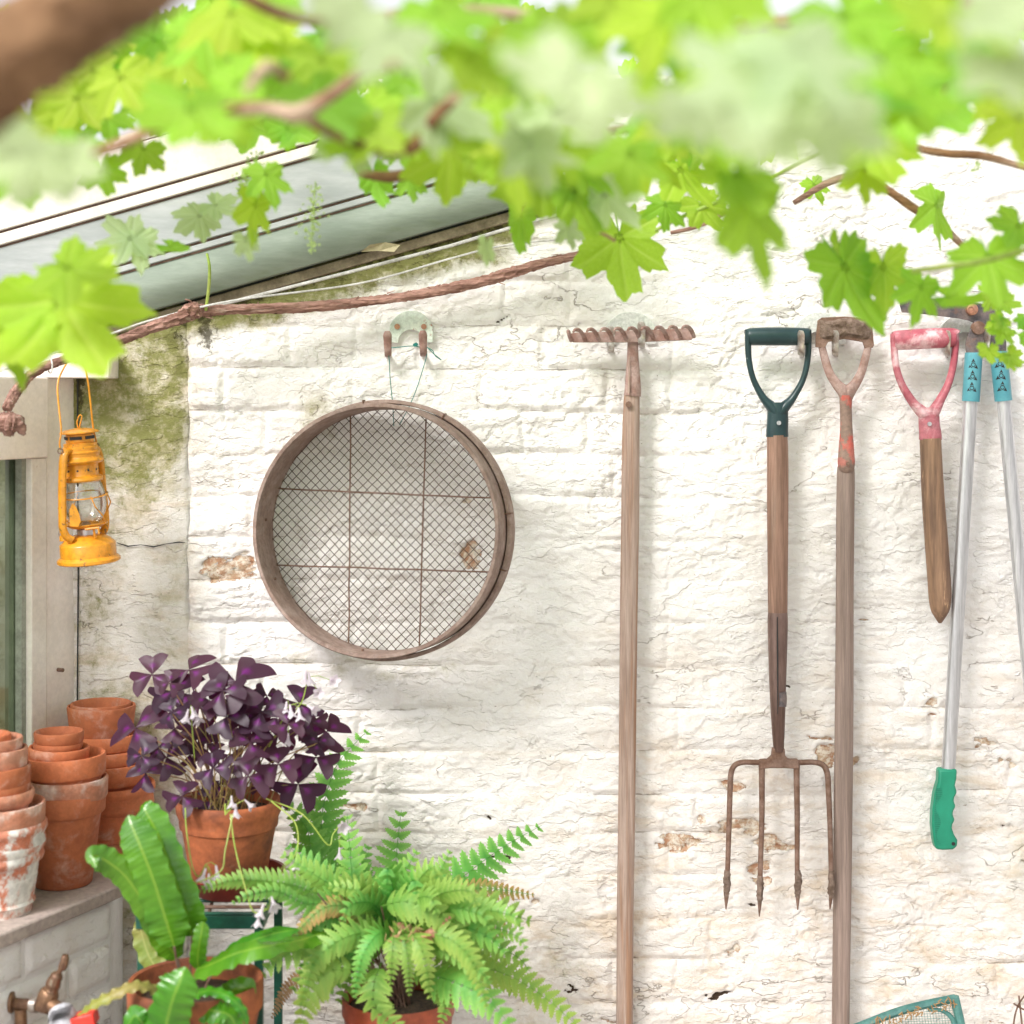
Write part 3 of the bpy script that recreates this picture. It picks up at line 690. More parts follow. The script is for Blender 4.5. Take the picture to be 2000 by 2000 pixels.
ll('globe_cap', [(24, 160), (37, 160), (39, 163), (38, 168), (32, 171), (31, 174), (31, 192), (40, 196), (43, 199), (43, 201), (38, 205), (36, 208), (36, 214), (37, 215), (37, 217), (34, 220), (34, 226), (32, 228), (32, 234), (20, 236)], M_YEL)
ll('chimney', [(26, 234), (26, 236), (27, 237), (27, 251), (26, 252), (38, 254), (38, 256), (28, 260), (10, 263), (0, 263)], M_YEL)
vt = MB()
for k in range(-1, 2, 1):
    a = R(k * 62 - 96 + 4)
    q = Matrix.Rotation(a + R(90), 3, 'Z'); vt.box(Vector((math.cos(a) * 27 * u, math.sin(a) * 27 * u, 245 * u)), (24 * u, 1.6 * u, 6 * u), q)
vt.build('vent', M_DARK, LT, local=True)
hl = MB()
for k in range(8):
    a = R(k * 38 - 130); q = Vector((math.cos(a), math.sin(a), 0)); hl.tube([q * 30.5 * u + Vector((0, 0, 182 * u)), q * 31.8 * u + Vector((0, 0, 182 * u))], 2 * u, 8)
hl.build('air_hole', M_DARK, LT, local=True)
for sgn in (-1, 1):
    f = MB(); pts = [(20, -10, 222), (30, -12, 224), (39, -14, 216), (42, -15, 195), (43, -15, 150), (44, -15, 100), (45, -15, 75), (41, -14, 58), (33, -12, 48)]
    if sgn < 0: pts = [(-8, -20, 222), (-18, -34, 222), (-22, -42, 214), (-25, -45, 195), (-29, -47, 150), (-32, -48, 100), (-33, -48, 75), (-28, -44, 58), (-18, -40, 50)]
    else: pts = [(8, 20, 222), (18, 34, 222), (22, 42, 214), (25, 45, 195), (25, 47, 150), (26, 48, 100), (26, 48, 75), (24, 44, 58), (18, 40, 50)]
    f.tube([Vector((a, b_, c_)) * u for a, b_, c_ in [tuple(v) for v in spline(pts, 4)]], 8.2 * u, 10, flat=(.82, 1.1)); f.build('side_tube', M_YEL, LT, local=True)
for z_, rr_ in ((132, 45), (76, 40)):
    f = MB(); f.tube([Vector((math.cos(a) * rr_, math.sin(a) * rr_, z_ + (4 * math.sin(a) if z_ > 100 else 0))) * u for a in [2 * math.pi * k / 36 for k in range(36)]], 1.5 * u, 6, closed=True, ref=(0, 0, 1)); f.build('guard_wire', M_YEL, LT, local=True)
for a in (-150, -60, 30, 120):
    f = MB(); q = Vector((math.cos(R(a)), math.sin(R(a)), 0)); q2 = Vector((math.cos(R(a + 60)), math.sin(R(a + 60)), 0))
    f.tube([(q * 45 + Vector((0, 0, 132))) * u, (q * 50 + q2 * 6 + Vector((0, 0, 112))) * u, (q * 36 + q2 * 24 + Vector((0, 0, 92))) * u, (q * 14 + q2 * 32 + Vector((0, 0, 76))) * u], 1.4 * u, 6); f.build('guard_wire', M_YEL, LT, local=True)
lv = MB(); lv.prism([(-20 * u, 78 * u), (-4 * u, 76 * u), (2 * u, 86 * u), (0, 100 * u), (-6 * u, 116 * u), (-12 * u, 122 * u), (-18 * u, 110 * u)], -47 * u, -45 * u); lv.build('lift_lever', M_YEL, LT, local=True)
kn = MB(); kn.tube([Vector((8, -42, 70)) * u, Vector((36, -44, 72)) * u], 2.4 * u, 8); kn.tube([Vector((34, -44, 72)) * u, Vector((35, -44, 60)) * u], 2 * u, 8); kn.tube([Vector((24, -40, 70)) * u, Vector((24, -34, 52)) * u], 2.4 * u, 8); kn.build('wick_knob', M_YEL, LT, local=True)
rg = MB(); rg.tube([Vector((-48 + 4 * math.cos(a), -10, 60 + 6 * math.sin(a))) * u for a in [2 * math.pi * k / 14 for k in range(14)]], 1.1 * u, 5, closed=True); rg.build('filler_ring', M_ZINC, LT, local=True)
fc = MB(); fc.lathe([(0, 58 * u), (10 * u, 57 * u), (12 * u, 54 * u), (12 * u, 46 * u)], Vector((-40 * u, -8 * u, 0)), 16); fc.build('filler_cap', M_YEL, LT, local=True)
bl_ = MB(); bpts = spline([(-28, -42, 226), (-29, -40, 240), (-26, -34, 262), (-30, -22, 300), (-33, -12, 340), (-30, -2, 365), (-12, 6, 396), (0, 8, 402), (12, 8, 396), (20, 10, 365), (21, 18, 320), (20, 30, 262), (22, 42, 226)], 5)
bl_.tube([Vector(tuple(v)) * u for v in bpts], 1.9 * u, 7); bl_.build('handle', M_YEL, LT, local=True)
for a, b_, c_ in ((-27, -43, 224), (22, 42, 224)):
    f = MB(); f.tube([Vector((a + 5 * math.cos(t), b_ - 4, c_ + 5 * math.sin(t))) * u for t in [2 * math.pi * k / 14 for k in range(14)]], 1 * u, 5, closed=True); f.build('handle_ring', M_RUST, LT, local=True)
lp = MB(); lp.tube([Vector(tuple(v)) * u for v in spline([(-2, 0, 262), (-3, 0, 276), (3, 0, 288), (7, 0, 285), (3, 0, 272), (0, 0, 262)], 4)], 1.3 * u, 6); lp.build('lifting_loop', M_YEL, LT, local=True)
hk = MB(); hk.tube([P(183, 690, .05), P(183, 693, .16), P(183, 699, .165)], .002, 6)
tag(hk.build('nail_hook', M_RUST), 'small rusty nail in the lintel that carries the yellow lantern', 'hook')

# ------------------------------------------------------------------ garden sieve
SV = thing('garden_sieve', 'round wooden hooped soil sieve with rusty wire mesh hanging on the wall', 'sieve', P(757, 1034, .045))
SV.rotation_euler = (R(-3.5), 0, R(-11))
def yl(m, prof, n=96):   # lathe round the y axis, profile of (r, y)
    vs = []; fs = []; k = len(prof)
    for r, y in prof:
        for i in range(n):
            a = 2 * math.pi * i / n; vs.append((math.cos(a) * r, y, math.sin(a) * r))
    for j in range(k):
        j2 = (j + 1) % k
        for i in range(n): fs.append((j * n + i, j * n + (i + 1) % n, j2 * n + (i + 1) % n, j2 * n + i))
    m.add(vs, fs); return m
RS = .2095
yl(MB(), [(RS, 0), (RS, -.086), (RS + .001, -.088), (RS + .006, -.088), (RS + .0075, -.086), (RS + .0075, 0)]).build('hoop', M_HOOP, SV, local=True, sharp=50)
o = yl(MB(), [(RS + .0095, .006), (RS + .0095, -.030), (RS + .0105, -.0315), (RS + .015, -.0315), (RS + .0165, -.030), (RS + .0165, .006)]).build('retaining_hoop', M_HOOP, SV, local=True, sharp=50)
wm = MB(); st_ = .0122
for s_ in (1, -1):
    k = -int(RS / st_)
    while k * st_ < RS:
        c_ = k * st_ + random.uniform(-.0006, .0006); hl_ = math.sqrt(max(0, RS ** 2 - c_ ** 2)); k += 1
        if hl_ < .01: continue
        dx, dz = math.cos(R(45 * s_ + 1)), math.sin(R(45 * s_ + 1)); nx, nz = -dz, dx
        n_ = max(3, int(hl_ * 2 / .02)); pts = []
        for i in range(n_ + 1):
            t = -hl_ + 2 * hl_ * i / n_; b2 = .0012 * math.sin(i * 1.3 + k)
            pts.append((nx * (c_ + b2 * .4) + dx * t, -.006 + (.0012 if (i + k) % 2 else -.0012), nz * (c_ + b2 * .4) + dz * t))
        wm.tube(pts, .00068, 4, caps=False)
wm.build('wire_mesh', M_RUSTD, SV, local=True)
for vtx, c_, sl_ in ((0, -.066, -.01), (0, .066, .015), (1, .063, .03), (1, -.068, .012)):
    hl_ = math.sqrt(RS ** 2 - c_ ** 2); pts = []
    for i in range(9):
        t = -hl_ + 2 * hl_ * i / 8; o_ = c_ + sl_ * t * (-1 if vtx else 1) + random.uniform(-.0007, .0007)
        pts.append((o_, -.0095, t) if not vtx else (t, -.0098, o_))
    MB().tube(pts, .0014, 6).build('support_rod', M_RUST, SV, local=True)
for a in (62, 8, -17, -62, 100, 176, 205, 262):
    q = Vector((math.cos(R(a)), 0, math.sin(R(a)))); m = MB()
    if a in (62, 8, -17, 100):
        m.tube([q * (RS - .001) + Vector((0, -.034, 0)), q * (RS + .004) + Vector((0, -.0335, 0)), q * (RS + .018) + Vector((0, -.033, 0)), q * (RS + .0185) + Vector((0, -.02, 0))], .0014, 6); m.build('staple', M_RUST, SV, local=True)
    else:
        m.tube([q * (RS - .0035) + Vector((0, -.045, 0)), q * (RS + .001) + Vector((0, -.045, 0))], .0024, 8); m.build('nail', M_RUST, SV, local=True)

# hooks
def hook_px(m, px, py, off, h=44, w=9, drop=26, base=.0):
    """round-ended spoon hook standing out from the wall and turned up towards the viewer"""
    top = P(px, py - h / 2, off); bot = P(px + 1, py + h / 2, off - .002); wl = P(px + 1, py + h / 2 + 4, base)
    pts = spline([tuple(wl + Vector((0, 0, .012))), tuple(wl), tuple(bot), tuple((top + bot) / 2 + Vector((0, -.004, 0))), tuple(top + Vector((0, -.009, 0)))], 5)
    n = len(pts); rad = [S(w * (.55 + .45 * i / n)) for i in range(n)]; rad[-1] *= .55; rad[-2] *= .85
    m.tube([Vector(tuple(p)) for p in pts], rad, 10, flat=(1, .28)); return m
def plate(px, py, wpx, hpx, mt, parent, off=.010):
    out = []
    for t in range(0, 181, 12): out.append((px + wpx / 2 * math.cos(R(t)) * (1 - .12 * math.sin(R(2 * t)) ** 2), py - hpx * .62 * math.sin(R(t)) ** .8))
    out += [(px - wpx / 2, py + hpx * .38), (px - wpx * .36, py + hpx * .40)]
    for t in range(180, -1, -20): out.append((px + wpx * .30 * math.cos(R(t)), py + hpx * .40 - hpx * .42 * math.sin(R(t))))
    out += [(px + wpx * .36, py + hpx * .40), (px + wpx / 2, py + hpx * .38)]
    ww = [(P(a, b_, off).x, P(a, b_, off).z) for a, b_ in out]
    return MB().prism(ww, -off - .0015, -.001).build('plate', mt, parent, bevel=.0006)
def bracket(name, label, px, py, hooks, screws, mt, wpx=85, hpx=62, off=.010):
    t = thing(name, label, 'hook', P(px, py, 0), group=None)
    plate(px, py, wpx, hpx, mt, t, off)
    for hx, hy, ho in hooks: hook_px(MB(), hx, hy, ho).build('hook', M_ZINC if mt is not M_HOOKP else M_RUSTP, t)
    for sx, sy in screws:
        q = P(sx, sy, off); MB().tube([q, q + Vector((0, -.0045, 0))], S(5.5), 10).build('screw', M_COPPER if mt is M_HOOKP else M_HOOKW, t)
    return t
bracket('hook_bracket', 'flaking pale green double hook bracket above the sieve', 803, 645, [(757, 669, .035), (826, 668, .035)], [(776, 638), (828, 638)], M_HOOKP)
bracket('hook_bracket', 'whitewashed double hook bracket holding the rake head', 1232, 648, [(1192, 660, .050), (1252, 650, .058)], [(1208, 636), (1261, 635)], M_HOOKW, wpx=100)
bracket('hook_bracket', 'whitewashed double hook bracket between green handled fork and mud caked hoe', 1602, 648, [(1563, 668, .058), (1630, 668, .045)], [(1574, 636), (1642, 634)], M_HOOKW, wpx=100)
bracket('hook_bracket', 'pale green tinged double hook bracket between the red handle and the loppers', 1886, 650, [(1849, 668, .058), (1926, 666, .05)], [(1862, 635), (1910, 634)], M_HOOKW, wpx=100)
# green twine
tw = MB()
for pts in ([(757, 686, .03), (760, 700, .028), (762, 740, .02), (767, 790, .02), (769, 832, .035)], [(834, 686, .03), (832, 700, .028), (815, 755, .02), (800, 792, .02), (780, 830, .035)],
            [(757, 680, .036), (780, 678, .036), (808, 676, .037), (834, 681, .036)], [(833, 678, .036), (845, 685, .036), (850, 695, .034), (862, 703, .03), (846, 690, .036), (836, 680, .036)]):
    tw.tube(sp(pts, 5)[0], .0008, 5)
for k in range(5): a = P(808 + random.uniform(-4, 4), 674 + random.uniform(-3, 3), .038); tw.tube([a, a + Vector((.006, -.002, .003))], .0012, 5)
tag(tw.build('twine', M_TWINE), 'thin green twine knotted on the pale hooks and tied to the sieve', 'twine')

# ------------------------------------------------------------------ rake
def shaft(m, pts, n=16, flat=(1, 1), seg=6, wob=0):
    pp, rr = sp(pts, seg); m.tube(pp, rr, n, flat=flat, wob=wob); return m
rk = thing('rake', 'rusty iron garden rake hanging head up with a long pale wooden handle', 'rake', P(1222, 1990, .04))
shaft(MB(), [(1235, 758, .040, 13), (1234, 775, .040, 15.5), (1232, 860, .040, 17.2), (1231, 1000, .040, 17.6), (1228, 1200, .040, 17.4), (1226, 1400, .040, 17), (1224, 1600, .040, 16.8), (1221, 1800, .040, 16.5), (1219, 2150, .040, 16.2), (1218, 2300, .040, 16)], flat=(1, .8)).build('handle', M_ASHP, rk)
m = MB(); shaft(m, [(1236, 668, .042, 10.5), (1236, 700, .042, 11.5), (1236, 735, .041, 14.5), (1236, 762, .041, 16.2), (1235, 773, .041, 17)], flat=(1, .85)); m.build('socket', M_RUSTP, rk, sharp=30)
m = MB(); shaft(m, [(1229, 694, .0535, .7), (1228.5, 730, .0560, 1.6), (1228, 768, .0575, 2.3)], n=6); m.build('socket_seam', M_ASHP, rk)
m = MB(); m.prism([(P(a, b_, .05).x, P(a, b_, .05).z) for a, b_ in ((1114, 652), (1120, 650), (1180, 648), (1236, 645), (1300, 643), (1352, 641), (1355, 646), (1355, 658), (1350, 664), (1236, 669), (1120, 669), (1114, 664))], -.056, -.050); m.build('crossbar', M_RUSTP, rk, bevel=.0008)
for i in range(10):
    x_ = 1114 + i * 26.6 ; y_ = 662 - i * .8
    m = MB(); pts = [(x_ + 2, y_ + 3, .055, 4.4), (x_ - 2, y_ - 7, .066, 4.2), (x_ - 9, y_ - 16, .082, 4.0), (x_ - 17, y_ - 17, .098, 3.4), (x_ - 21, y_ - 13, .108, 2.3)]
    if i == 0: pts = [(x_ + 2, y_ + 3, .055, 4.4), (x_ - 2, y_ - 7, .066, 4.2), (x_ - 4, y_ - 15, .082, 3.8), (x_ - 5, y_ - 13, .098, 3)]
    shaft(m, pts, n=8, seg=4); m.build('tine', M_RUSTP, rk)
MB().tube([P(1228, 790, .052), P(1228, 790, .0575)], S(6.2), 12).build('rivet', M_RUST, rk)

# ------------------------------------------------------------------ D handles
def dgrip(par, mt, gl, gr, gy, gh, arms, sock, rivet, off=.045):
    """gl, gr: left and right end of the grip, gy its row, gh its half thickness; arms: two lists of px,py,r; sock: list"""
    shaft(MB(), [(gl[0], gl[1], off, gh * .80), (gl[0] + 8, gl[1] - .5, off, gh * .95), ((gl[0] + gr[0]) / 2, (gl[1] + gr[1]) / 2 - 1, off + .002, gh), (gr[0] - 8, gr[1] - .5, off, gh * .95), (gr[0], gr[1], off, gh * .80)], n=16, flat=(1, .9)).build('grip', mt, par, sharp=40)
    for arm in arms: shaft(MB(), [(a, b_, off, c_) for a, b_, c_ in arm], n=12, flat=(1, 1.25)).build('grip_arm', mt, par, sharp=40)
    shaft(MB(), [(a, b_, off, c_) for a, b_, c_ in sock], n=18, flat=(1, .72)).build('socket', mt, par, sharp=40)
    q = P(rivet[0], rivet[1], off + .0135); MB().tube([q, q + Vector((0, -.003, 0))], S(4.2), 10).build('rivet', M_ALU, par)
fk = thing('garden_fork', 'four pronged digging fork with dark green plastic D handle hanging on the wall', 'garden fork', P(1520, 1790, .045))
dgrip(fk, M_GRNPL, (1460, 658), (1580, 658), 658, 18,
      [[(1462, 646, 7), (1461, 665, 6.5), (1463, 705, 6), (1472, 742, 6), (1490, 776, 7.5), (1506, 794, 11), (1515, 806, 12)], [(1578, 646, 7), (1579, 665, 6.5), (1577, 705, 6), (1568, 742, 6), (1549, 776, 7.5), (1533, 794, 11), (1524, 806, 12)]],
      [(1519, 786, 18), (1519, 798, 20), (1519, 820, 21), (1518, 840, 21.5), (1518, 853, 22)], (1521, 826))
shaft(MB(), [(1518, 850, .045, 20.4), (1519, 900, .045, 21), (1519, 1000, .045, 21), (1519, 1100, .045, 20), (1519, 1200, .045, 19), (1519, 1215, .045, 17)], flat=(1, .8)).build('shaft', M_ASH, fk)
shaft(MB(), [(1519, 1196, .045, 19.2), (1519, 1215, .045, 20), (1519, 1260, .045, 19), (1519, 1340, .045, 16.5), (1520, 1420, .045, 13), (1521, 1468, .045, 10)], flat=(1, .82)).build('socket_strap', M_SOCK, fk)
shaft(MB(), [(1518, 1205, .0608, .9), (1518.5, 1260, .0600, 1.4), (1519, 1330, .0580, 1.2), (1519, 1395, .0550, .8)], n=6).build('seam', M_DARK, fk)
m = MB(); shaft(m, [(1528, 1352, .0555, 8), (1529, 1366, .0550, 8), (1528, 1380, .0548, 8)], n=10, flat=(1, .5)); m.build('tape', M_DKIRON, fk)
m = MB(); m.prism([(P(a, b_, .05).x, P(a, b_, .05).z) for a, b_ in ((1509, 1462), (1533, 1462), (1534, 1476), (1541, 1484), (1560, 1484), (1562, 1503), (1536, 1501), (1504, 1501), (1483, 1503), (1484, 1485), (1500, 1484), (1508, 1477))], -.050, -.036); m.build('neck_plate', M_RUST, fk, bevel=.002)
for pts in ([(1505, 1490, .043, 5.5), (1475, 1489, .043, 5.5), (1450, 1489, .043, 5.5), (1435, 1495, .044, 5.6), (1428, 1510, .045, 5.8), (1426, 1540, .046, 5.6), (1424, 1610, .050, 5.4), (1421, 1700, .054, 5), (1419, 1745, .055, 5), (1418, 1776, .055, 1.2)],
            [(1488, 1490, .043, 6.5), (1488, 1520, .044, 6), (1488, 1600, .049, 5.4), (1485, 1700, .054, 5), (1484, 1755, .055, 4.6), (1483, 1790, .055, 1.2)],
            [(1556, 1490, .043, 6.5), (1556, 1520, .044, 6), (1557, 1600, .049, 5.4), (1557, 1700, .054, 4.8), (1558, 1745, .055, 4.6), (1558, 1777, .055, 1.2)],
            [(1540, 1490, .043, 5.5), (1570, 1489, .043, 5.5), (1592, 1489, .043, 5.5), (1608, 1495, .044, 5.6), (1616, 1512, .045, 5.8), (1618, 1545, .046, 5.6), (1621, 1610, .050, 5.2), (1623, 1700, .054, 4.8), (1623, 1745, .055, 4.6), (1621, 1776, .055, 1.2)]):
    m = MB(); shaft(m, pts, n=8, seg=5); o = m.build('tine', M_RUST, fk, sharp=45)
    e = pts[-2]; m = MB(); shaft(m, [(e[0] + .5, e[1] - 45, e[2], 5.6), (e[0] + 1, e[1] - 25, e[2], 7.2), (e[0], e[1] - 5, e[2], 6.4), (e[0], e[1] + 8, e[2], 4.5)], n=9, seg=5, wob=.22); m.build('mud', M_MUD, o)

# ------------------------------------------------------------------ hoe
ho = thing('dutch_hoe', 'mud caked hoe with forked neck and flaking red socket on a long wooden handle', 'hoe', P(1645, 1990, .04))
shaft(MB(), [(1652, 905, .036, 15), (1652, 925, .036, 17.5), (1651, 1000, .036, 18), (1650, 1150, .036, 17.6), (1649, 1350, .036, 18.2), (1647, 1550, .036, 18.6), (1645, 1750, .036, 18), (1643, 1900, .036, 17.6), (1641, 2100, .036, 17.2), (1640, 2300, .036, 17)], flat=(1, .85)).build('handle', M_ASHG, ho)
shaft(MB(), [(1652, 772, .042, 13), (1652, 800, .042, 11.8), (1653, 840, .042, 12.5), (1653, 880, .042, 15.5), (1653, 905, .042, 17), (1653, 918, .042, 14), (1653, 925, .041, 6)], n=16, flat=(1, .85)).build('socket', M_REDPT, ho)
q = P(1656, 906, .056); MB().tube([q, q + Vector((0, -.003, 0))], S(4), 10).build('rivet', M_RUST, ho)
for arm in ([(1604, 672, 7), (1611, 700, 8), (1620, 728, 8.5), (1634, 750, 10), (1648, 765, 13), (1652, 778, 12)], [(1697, 672, 7), (1690, 700, 8), (1682, 728, 8.5), (1670, 750, 10), (1658, 765, 13), (1653, 778, 12)]):
    shaft(MB(), [(a, b_, .042, c_) for a, b_, c_ in arm], n=10, flat=(1, .8)).build('neck_arm', M_RUSTP, ho)
m = MB(); m.prism([(P(a, b_, .05).x, P(a, b_, .05).z) for a, b_ in ((1598, 626), (1606, 620), (1650, 618), (1697, 621), (1704, 630), (1708, 674), (1706, 679), (1690, 680), (1686, 668), (1650, 662), (1618, 668), (1612, 680), (1594, 678), (1594, 664))], -.047, -.041); m.build('blade', M_RUST, ho, bevel=.001)
# mud crust with its own uneven thickness
def crust(x0, x1, y0, y1, off, seed):
    nx, ny = 26, 12; m = MB(); vs = []
    for j in range(ny):
        for i in range(nx):
            a = i / (nx - 1); b_ = j / (ny - 1); ed = min(a, 1 - a, b_, 1 - b_)
            t = float(fb(np.array(a * 7 + seed), np.array(b_ * 4), 5, 4)); k = min(1, ed * 6)
            vs.append(P(x0 + (x1 - x0) * a, y0 + (y1 - y0) * b_ + 3 * math.sin(a * 9), off + k * (.002 + .012 * t)))
    fs = [(j * nx + i, j * nx + i + 1, (j + 1) * nx + i + 1, (j + 1) * nx + i) for j in range(ny - 1) for i in range(nx - 1)]
    m.add(vs, fs); return m
crust(1600, 1703, 623, 660, .0465, 3).build('mud', M_MUD, ho)

# ------------------------------------------------------------------ red handled dibber
db = thing('dibber', 'short pointed wooden dibber with faded red D handle beside the loppers', 'dibber', P(1836, 1216, .05))
dgrip(db, M_REDPL, (1745, 665), (1866, 660), 662, 20,
      [[(1746, 652, 7.5), (1746, 672, 7), (1750, 715, 7), (1762, 752, 7.5), (1783, 786, 9), (1800, 804, 12), (1810, 815, 12)], [(1864, 648, 7.5), (1866, 672, 7), (1862, 712, 7), (1852, 750, 7.5), (1837, 780, 9), (1825, 802, 12), (1818, 814, 12)]],
      [(1813, 796, 18), (1814, 808, 20.5), (1815, 830, 21), (1817, 848, 22), (1817, 859, 22.5)], (1815, 828), off=.052)
shaft(MB(), [(1817, 856, .052, 20.5), (1819, 900, .052, 21), (1823, 980, .052, 22), (1829, 1060, .052, 22.5), (1834, 1130, .052, 22.5), (1836, 1165, .052, 22), (1836, 1190, .052, 18.5), (1836, 1205, .052, 11), (1836, 1217, .052, 3)], n=20, wob=.01).build('shaft', M_DKWOOD, db)

# ------------------------------------------------------------------ loppers
lo = thing('loppers', 'long handled loppers with silver tubes, teal sleeves and green grips', 'loppers', P(1900, 1660, .045))
def poly(name, pts, off0, off1, mt, bev=.0008):
    return MB().prism([(P(a, b_, off1).x, P(a, b_, off1).z) for a, b_ in pts], -off1, -off0).build(name, mt, lo, bevel=bev)
poly('blade', spline([(1758, 597), (1762, 584), (1800, 582), (1850, 585), (1900, 590), (1932, 597), (1952, 614), (1961, 640), (1966, 692), (1940, 694), (1930, 668), (1915, 640), (1892, 626), (1850, 619), (1800, 613), (1762, 610)], 2), .041, .045, M_DKIRON)
poly('jaw', spline([(1889, 694), (1886, 672), (1894, 648), (1905, 626), (1918, 628), (1926, 645), (1920, 668), (1917, 694)], 2), .046, .050, M_DKIRON)
poly('jaw', spline([(1938, 694), (1936, 676), (1926, 655), (1910, 640), (1920, 630), (1942, 646), (1956, 672), (1962, 694)], 2), .0505, .0535, M_DKIRON)
for bx, by, r_, mt_ in ((1896, 605, 11, M_COPPER), (1908, 641, 13, M_RUST)):
    q = P(bx, by, .043); MB().tube([q, q + Vector((0, -.012, 0)), q + Vector((0, -.013, 0))], [S(r_), S(r_), S(r_ * .8)], 20).build('bolt', mt_, lo, bevel=.0006)
q = P(1896, 605, .0565); m = MB(); m.tube([q + Vector((math.cos(a) * S(6), 0, math.sin(a) * S(6))) for a in [2 * math.pi * k / 20 for k in range(20)]], S(1.2), 5, closed=True); m.build('bolt_ring', M_COPPER, lo)
for (x0, y0, x1, y1) in ((1902, 690, 1896, 784), (1950, 688, 1960, 783)):
    sv_ = MB(); shaft(sv_, [(x0, y0, .050, 15.5), (x0 + (x1 - x0) * .05, y0 + 4, .050, 17), (x0 + (x1 - x0) * .5, (y0 + y1) / 2, .050, 17), (x1, y1, .050, 17)], n=24)
    so = sv_.build('sleeve', M_BLUE, lo, bevel=.0005)
    for k in range(3):   # the embossed mark: a ring between three small arrowheads, three times over
        cx = x0 + (x1 - x0) * (.24 + .24 * k); cy = y0 + (y1 - y0) * (.24 + .24 * k); Rr = S(17.0, .05); q = P(cx, cy, .05)
        sh = -S(4, .05)          # the mark faces slightly left on the round sleeve
        def on(a, b_, lift): dx = sh + S(a, .05); return q + Vector((dx, -math.sqrt(max(Rr * Rr - dx * dx, 1e-9)) - lift, -S(b_, .05)))
        m = MB(); m.tube([on(math.cos(a) * 3.6, math.sin(a) * 3.6, .0001) for a in [2 * math.pi * j / 16 for j in range(16)]], S(.8), 5, closed=True)
        for pts in ([(0, -12), (3.6, -4.5), (0, -6.5), (-3.6, -4.5)], [(-9, 8), (-6.0, 0), (-4.6, 3.5), (-1.5, 6)], [(9, 8), (1.5, 6), (4.6, 3.5), (6.0, 0)]):
            fr = [on(a, b_, .0005) for a, b_ in pts]; bk = [on(a, b_, -.002) for a, b_ in pts]
            m.add(fr + bk, [(0, 1, 2, 3), (7, 6, 5, 4), (0, 4, 5, 1), (1, 5, 6, 2), (2, 6, 7, 3), (3, 7, 4, 0)])
        m.build('emblem', M_DARK, so, smooth=False)
tubeL = [(1896, 780), (1852, 1505)]; tubeR = [(1960, 780), (2040, 1640)]
for (a, b_) in (tubeL, tubeR):
    shaft(MB(), [(a[0], a[1], .050, 13.5), ((a[0] + b_[0]) / 2, (a[1] + b_[1]) / 2, .050, 13.5), (b_[0], b_[1], .050, 13.5)], n=20, flat=(1, .8)).build('tube', M_ALU, lo)
def grip(dx, dy, flip=1):
    out = [(1832, 1501), (1868, 1501), (1867, 1520), (1864, 1533), (1868, 1546), (1863, 1556), (1861, 1564), (1866, 1573), (1861, 1582), (1859, 1590), (1864, 1600), (1859, 1609), (1858, 1616), (1862, 1628), (1869, 1640), (1868, 1652), (1860, 1658), (1840, 1659), (1826, 1657), (1822, 1640), (1819, 1610), (1820, 1580), (1824, 1550), (1831, 1525)]
    pts = [(1850 + (a - 1850) * flip + dx, b_ + dy) for a, b_ in out]
    g_ = MB().prism([(P(a, b_, .055).x, P(a, b_, .055).z) for a, b_ in pts], -.0625, -.038).build('grip', M_TEAL, lo, bevel=.004)
    for k in range(30):
        yy = 1540 + k * 3.7; wv = 7 + 5 * math.sin(k * .42 + .5); x_ = 1826 - 4 * math.sin((yy - 1540) / 110 * math.pi) + 3
        q = P(1850 + (x_ + wv / 2 - 1850) * flip + dx, yy + dy, .0626); m = MB(); m.box(q, (S(wv), .0012, S(1.7))); m.build('rib', M_TEALD, g_, smooth=False)
    q = P(1850 + (1862 - 1850) * flip + dx, 1648 + dy, .0626); MB().tube([q, q + Vector((0, -.0008, 0))], S(3.6), 10).build('hole', M_DARK, g_)
grip(0, 0); grip(190, 140, -1)

# ------------------------------------------------------------------ plant stand
sa = thing('plant_stand', 'dark green metal plant stand with barred top under the purple plant', 'plant stand', (P(400, 0, .32).x, -.32, 0))
SX0, SX1, SY0, SY1, SZ = P(268, 0, .42).x, P(512, 0, .42).x, -.42, -.19, .796
for nm, (ax, ay, bx, by) in (('rail', (SX0, SY0, SX1, SY0)), ('rail', (SX0, SY1, SX1, SY1)), ('rail', (SX0, SY0, SX0, SY1)), ('rail', (SX1, SY0, SX1, SY1))):
    MB().box(((ax + bx) / 2, (ay + by) / 2, SZ - .010), (abs(bx - ax) + .004 if ax != bx else .004, abs(by - ay) - .006 if ay != by else .004, .020)).build('rail', M_GRNMET, sa, bevel=.0006)
for k in range(7):
    y_ = SY0 + (k + .6) / 7 * (SY1 - SY0); MB().tube([(SX0 + .003, y_, SZ - .003), (SX1 - .003, y_, SZ - .003)], .003, 8).build('bar', M_RUST if k % 2 else M_GRNMET, sa)
MB().tube([((SX0 + SX1) / 2 + .01, SY0 + .003, SZ - .009), ((SX0 + SX1) / 2 - .01, SY1 - .003, SZ - .009)], .003, 8).build('bar', M_RUST, sa)
for x_ in (SX0 + .006, SX1 - .006):
    for y_ in (SY0 + .008, SY1 - .008):
        MB().box((x_, y_, (SZ - .021) / 2), (.013, .013, SZ - .023)).build('leg', M_GRNMET, sa, bevel=.001)
q = Vector((SX1 - .004, SY0 - .004, SZ - .004)); MB().lathe([(0, -.006), (.005, -.003), (.006, 0), (.005, .003), (0, .006)], q, 12).build('finial', M_GRNMET, sa)

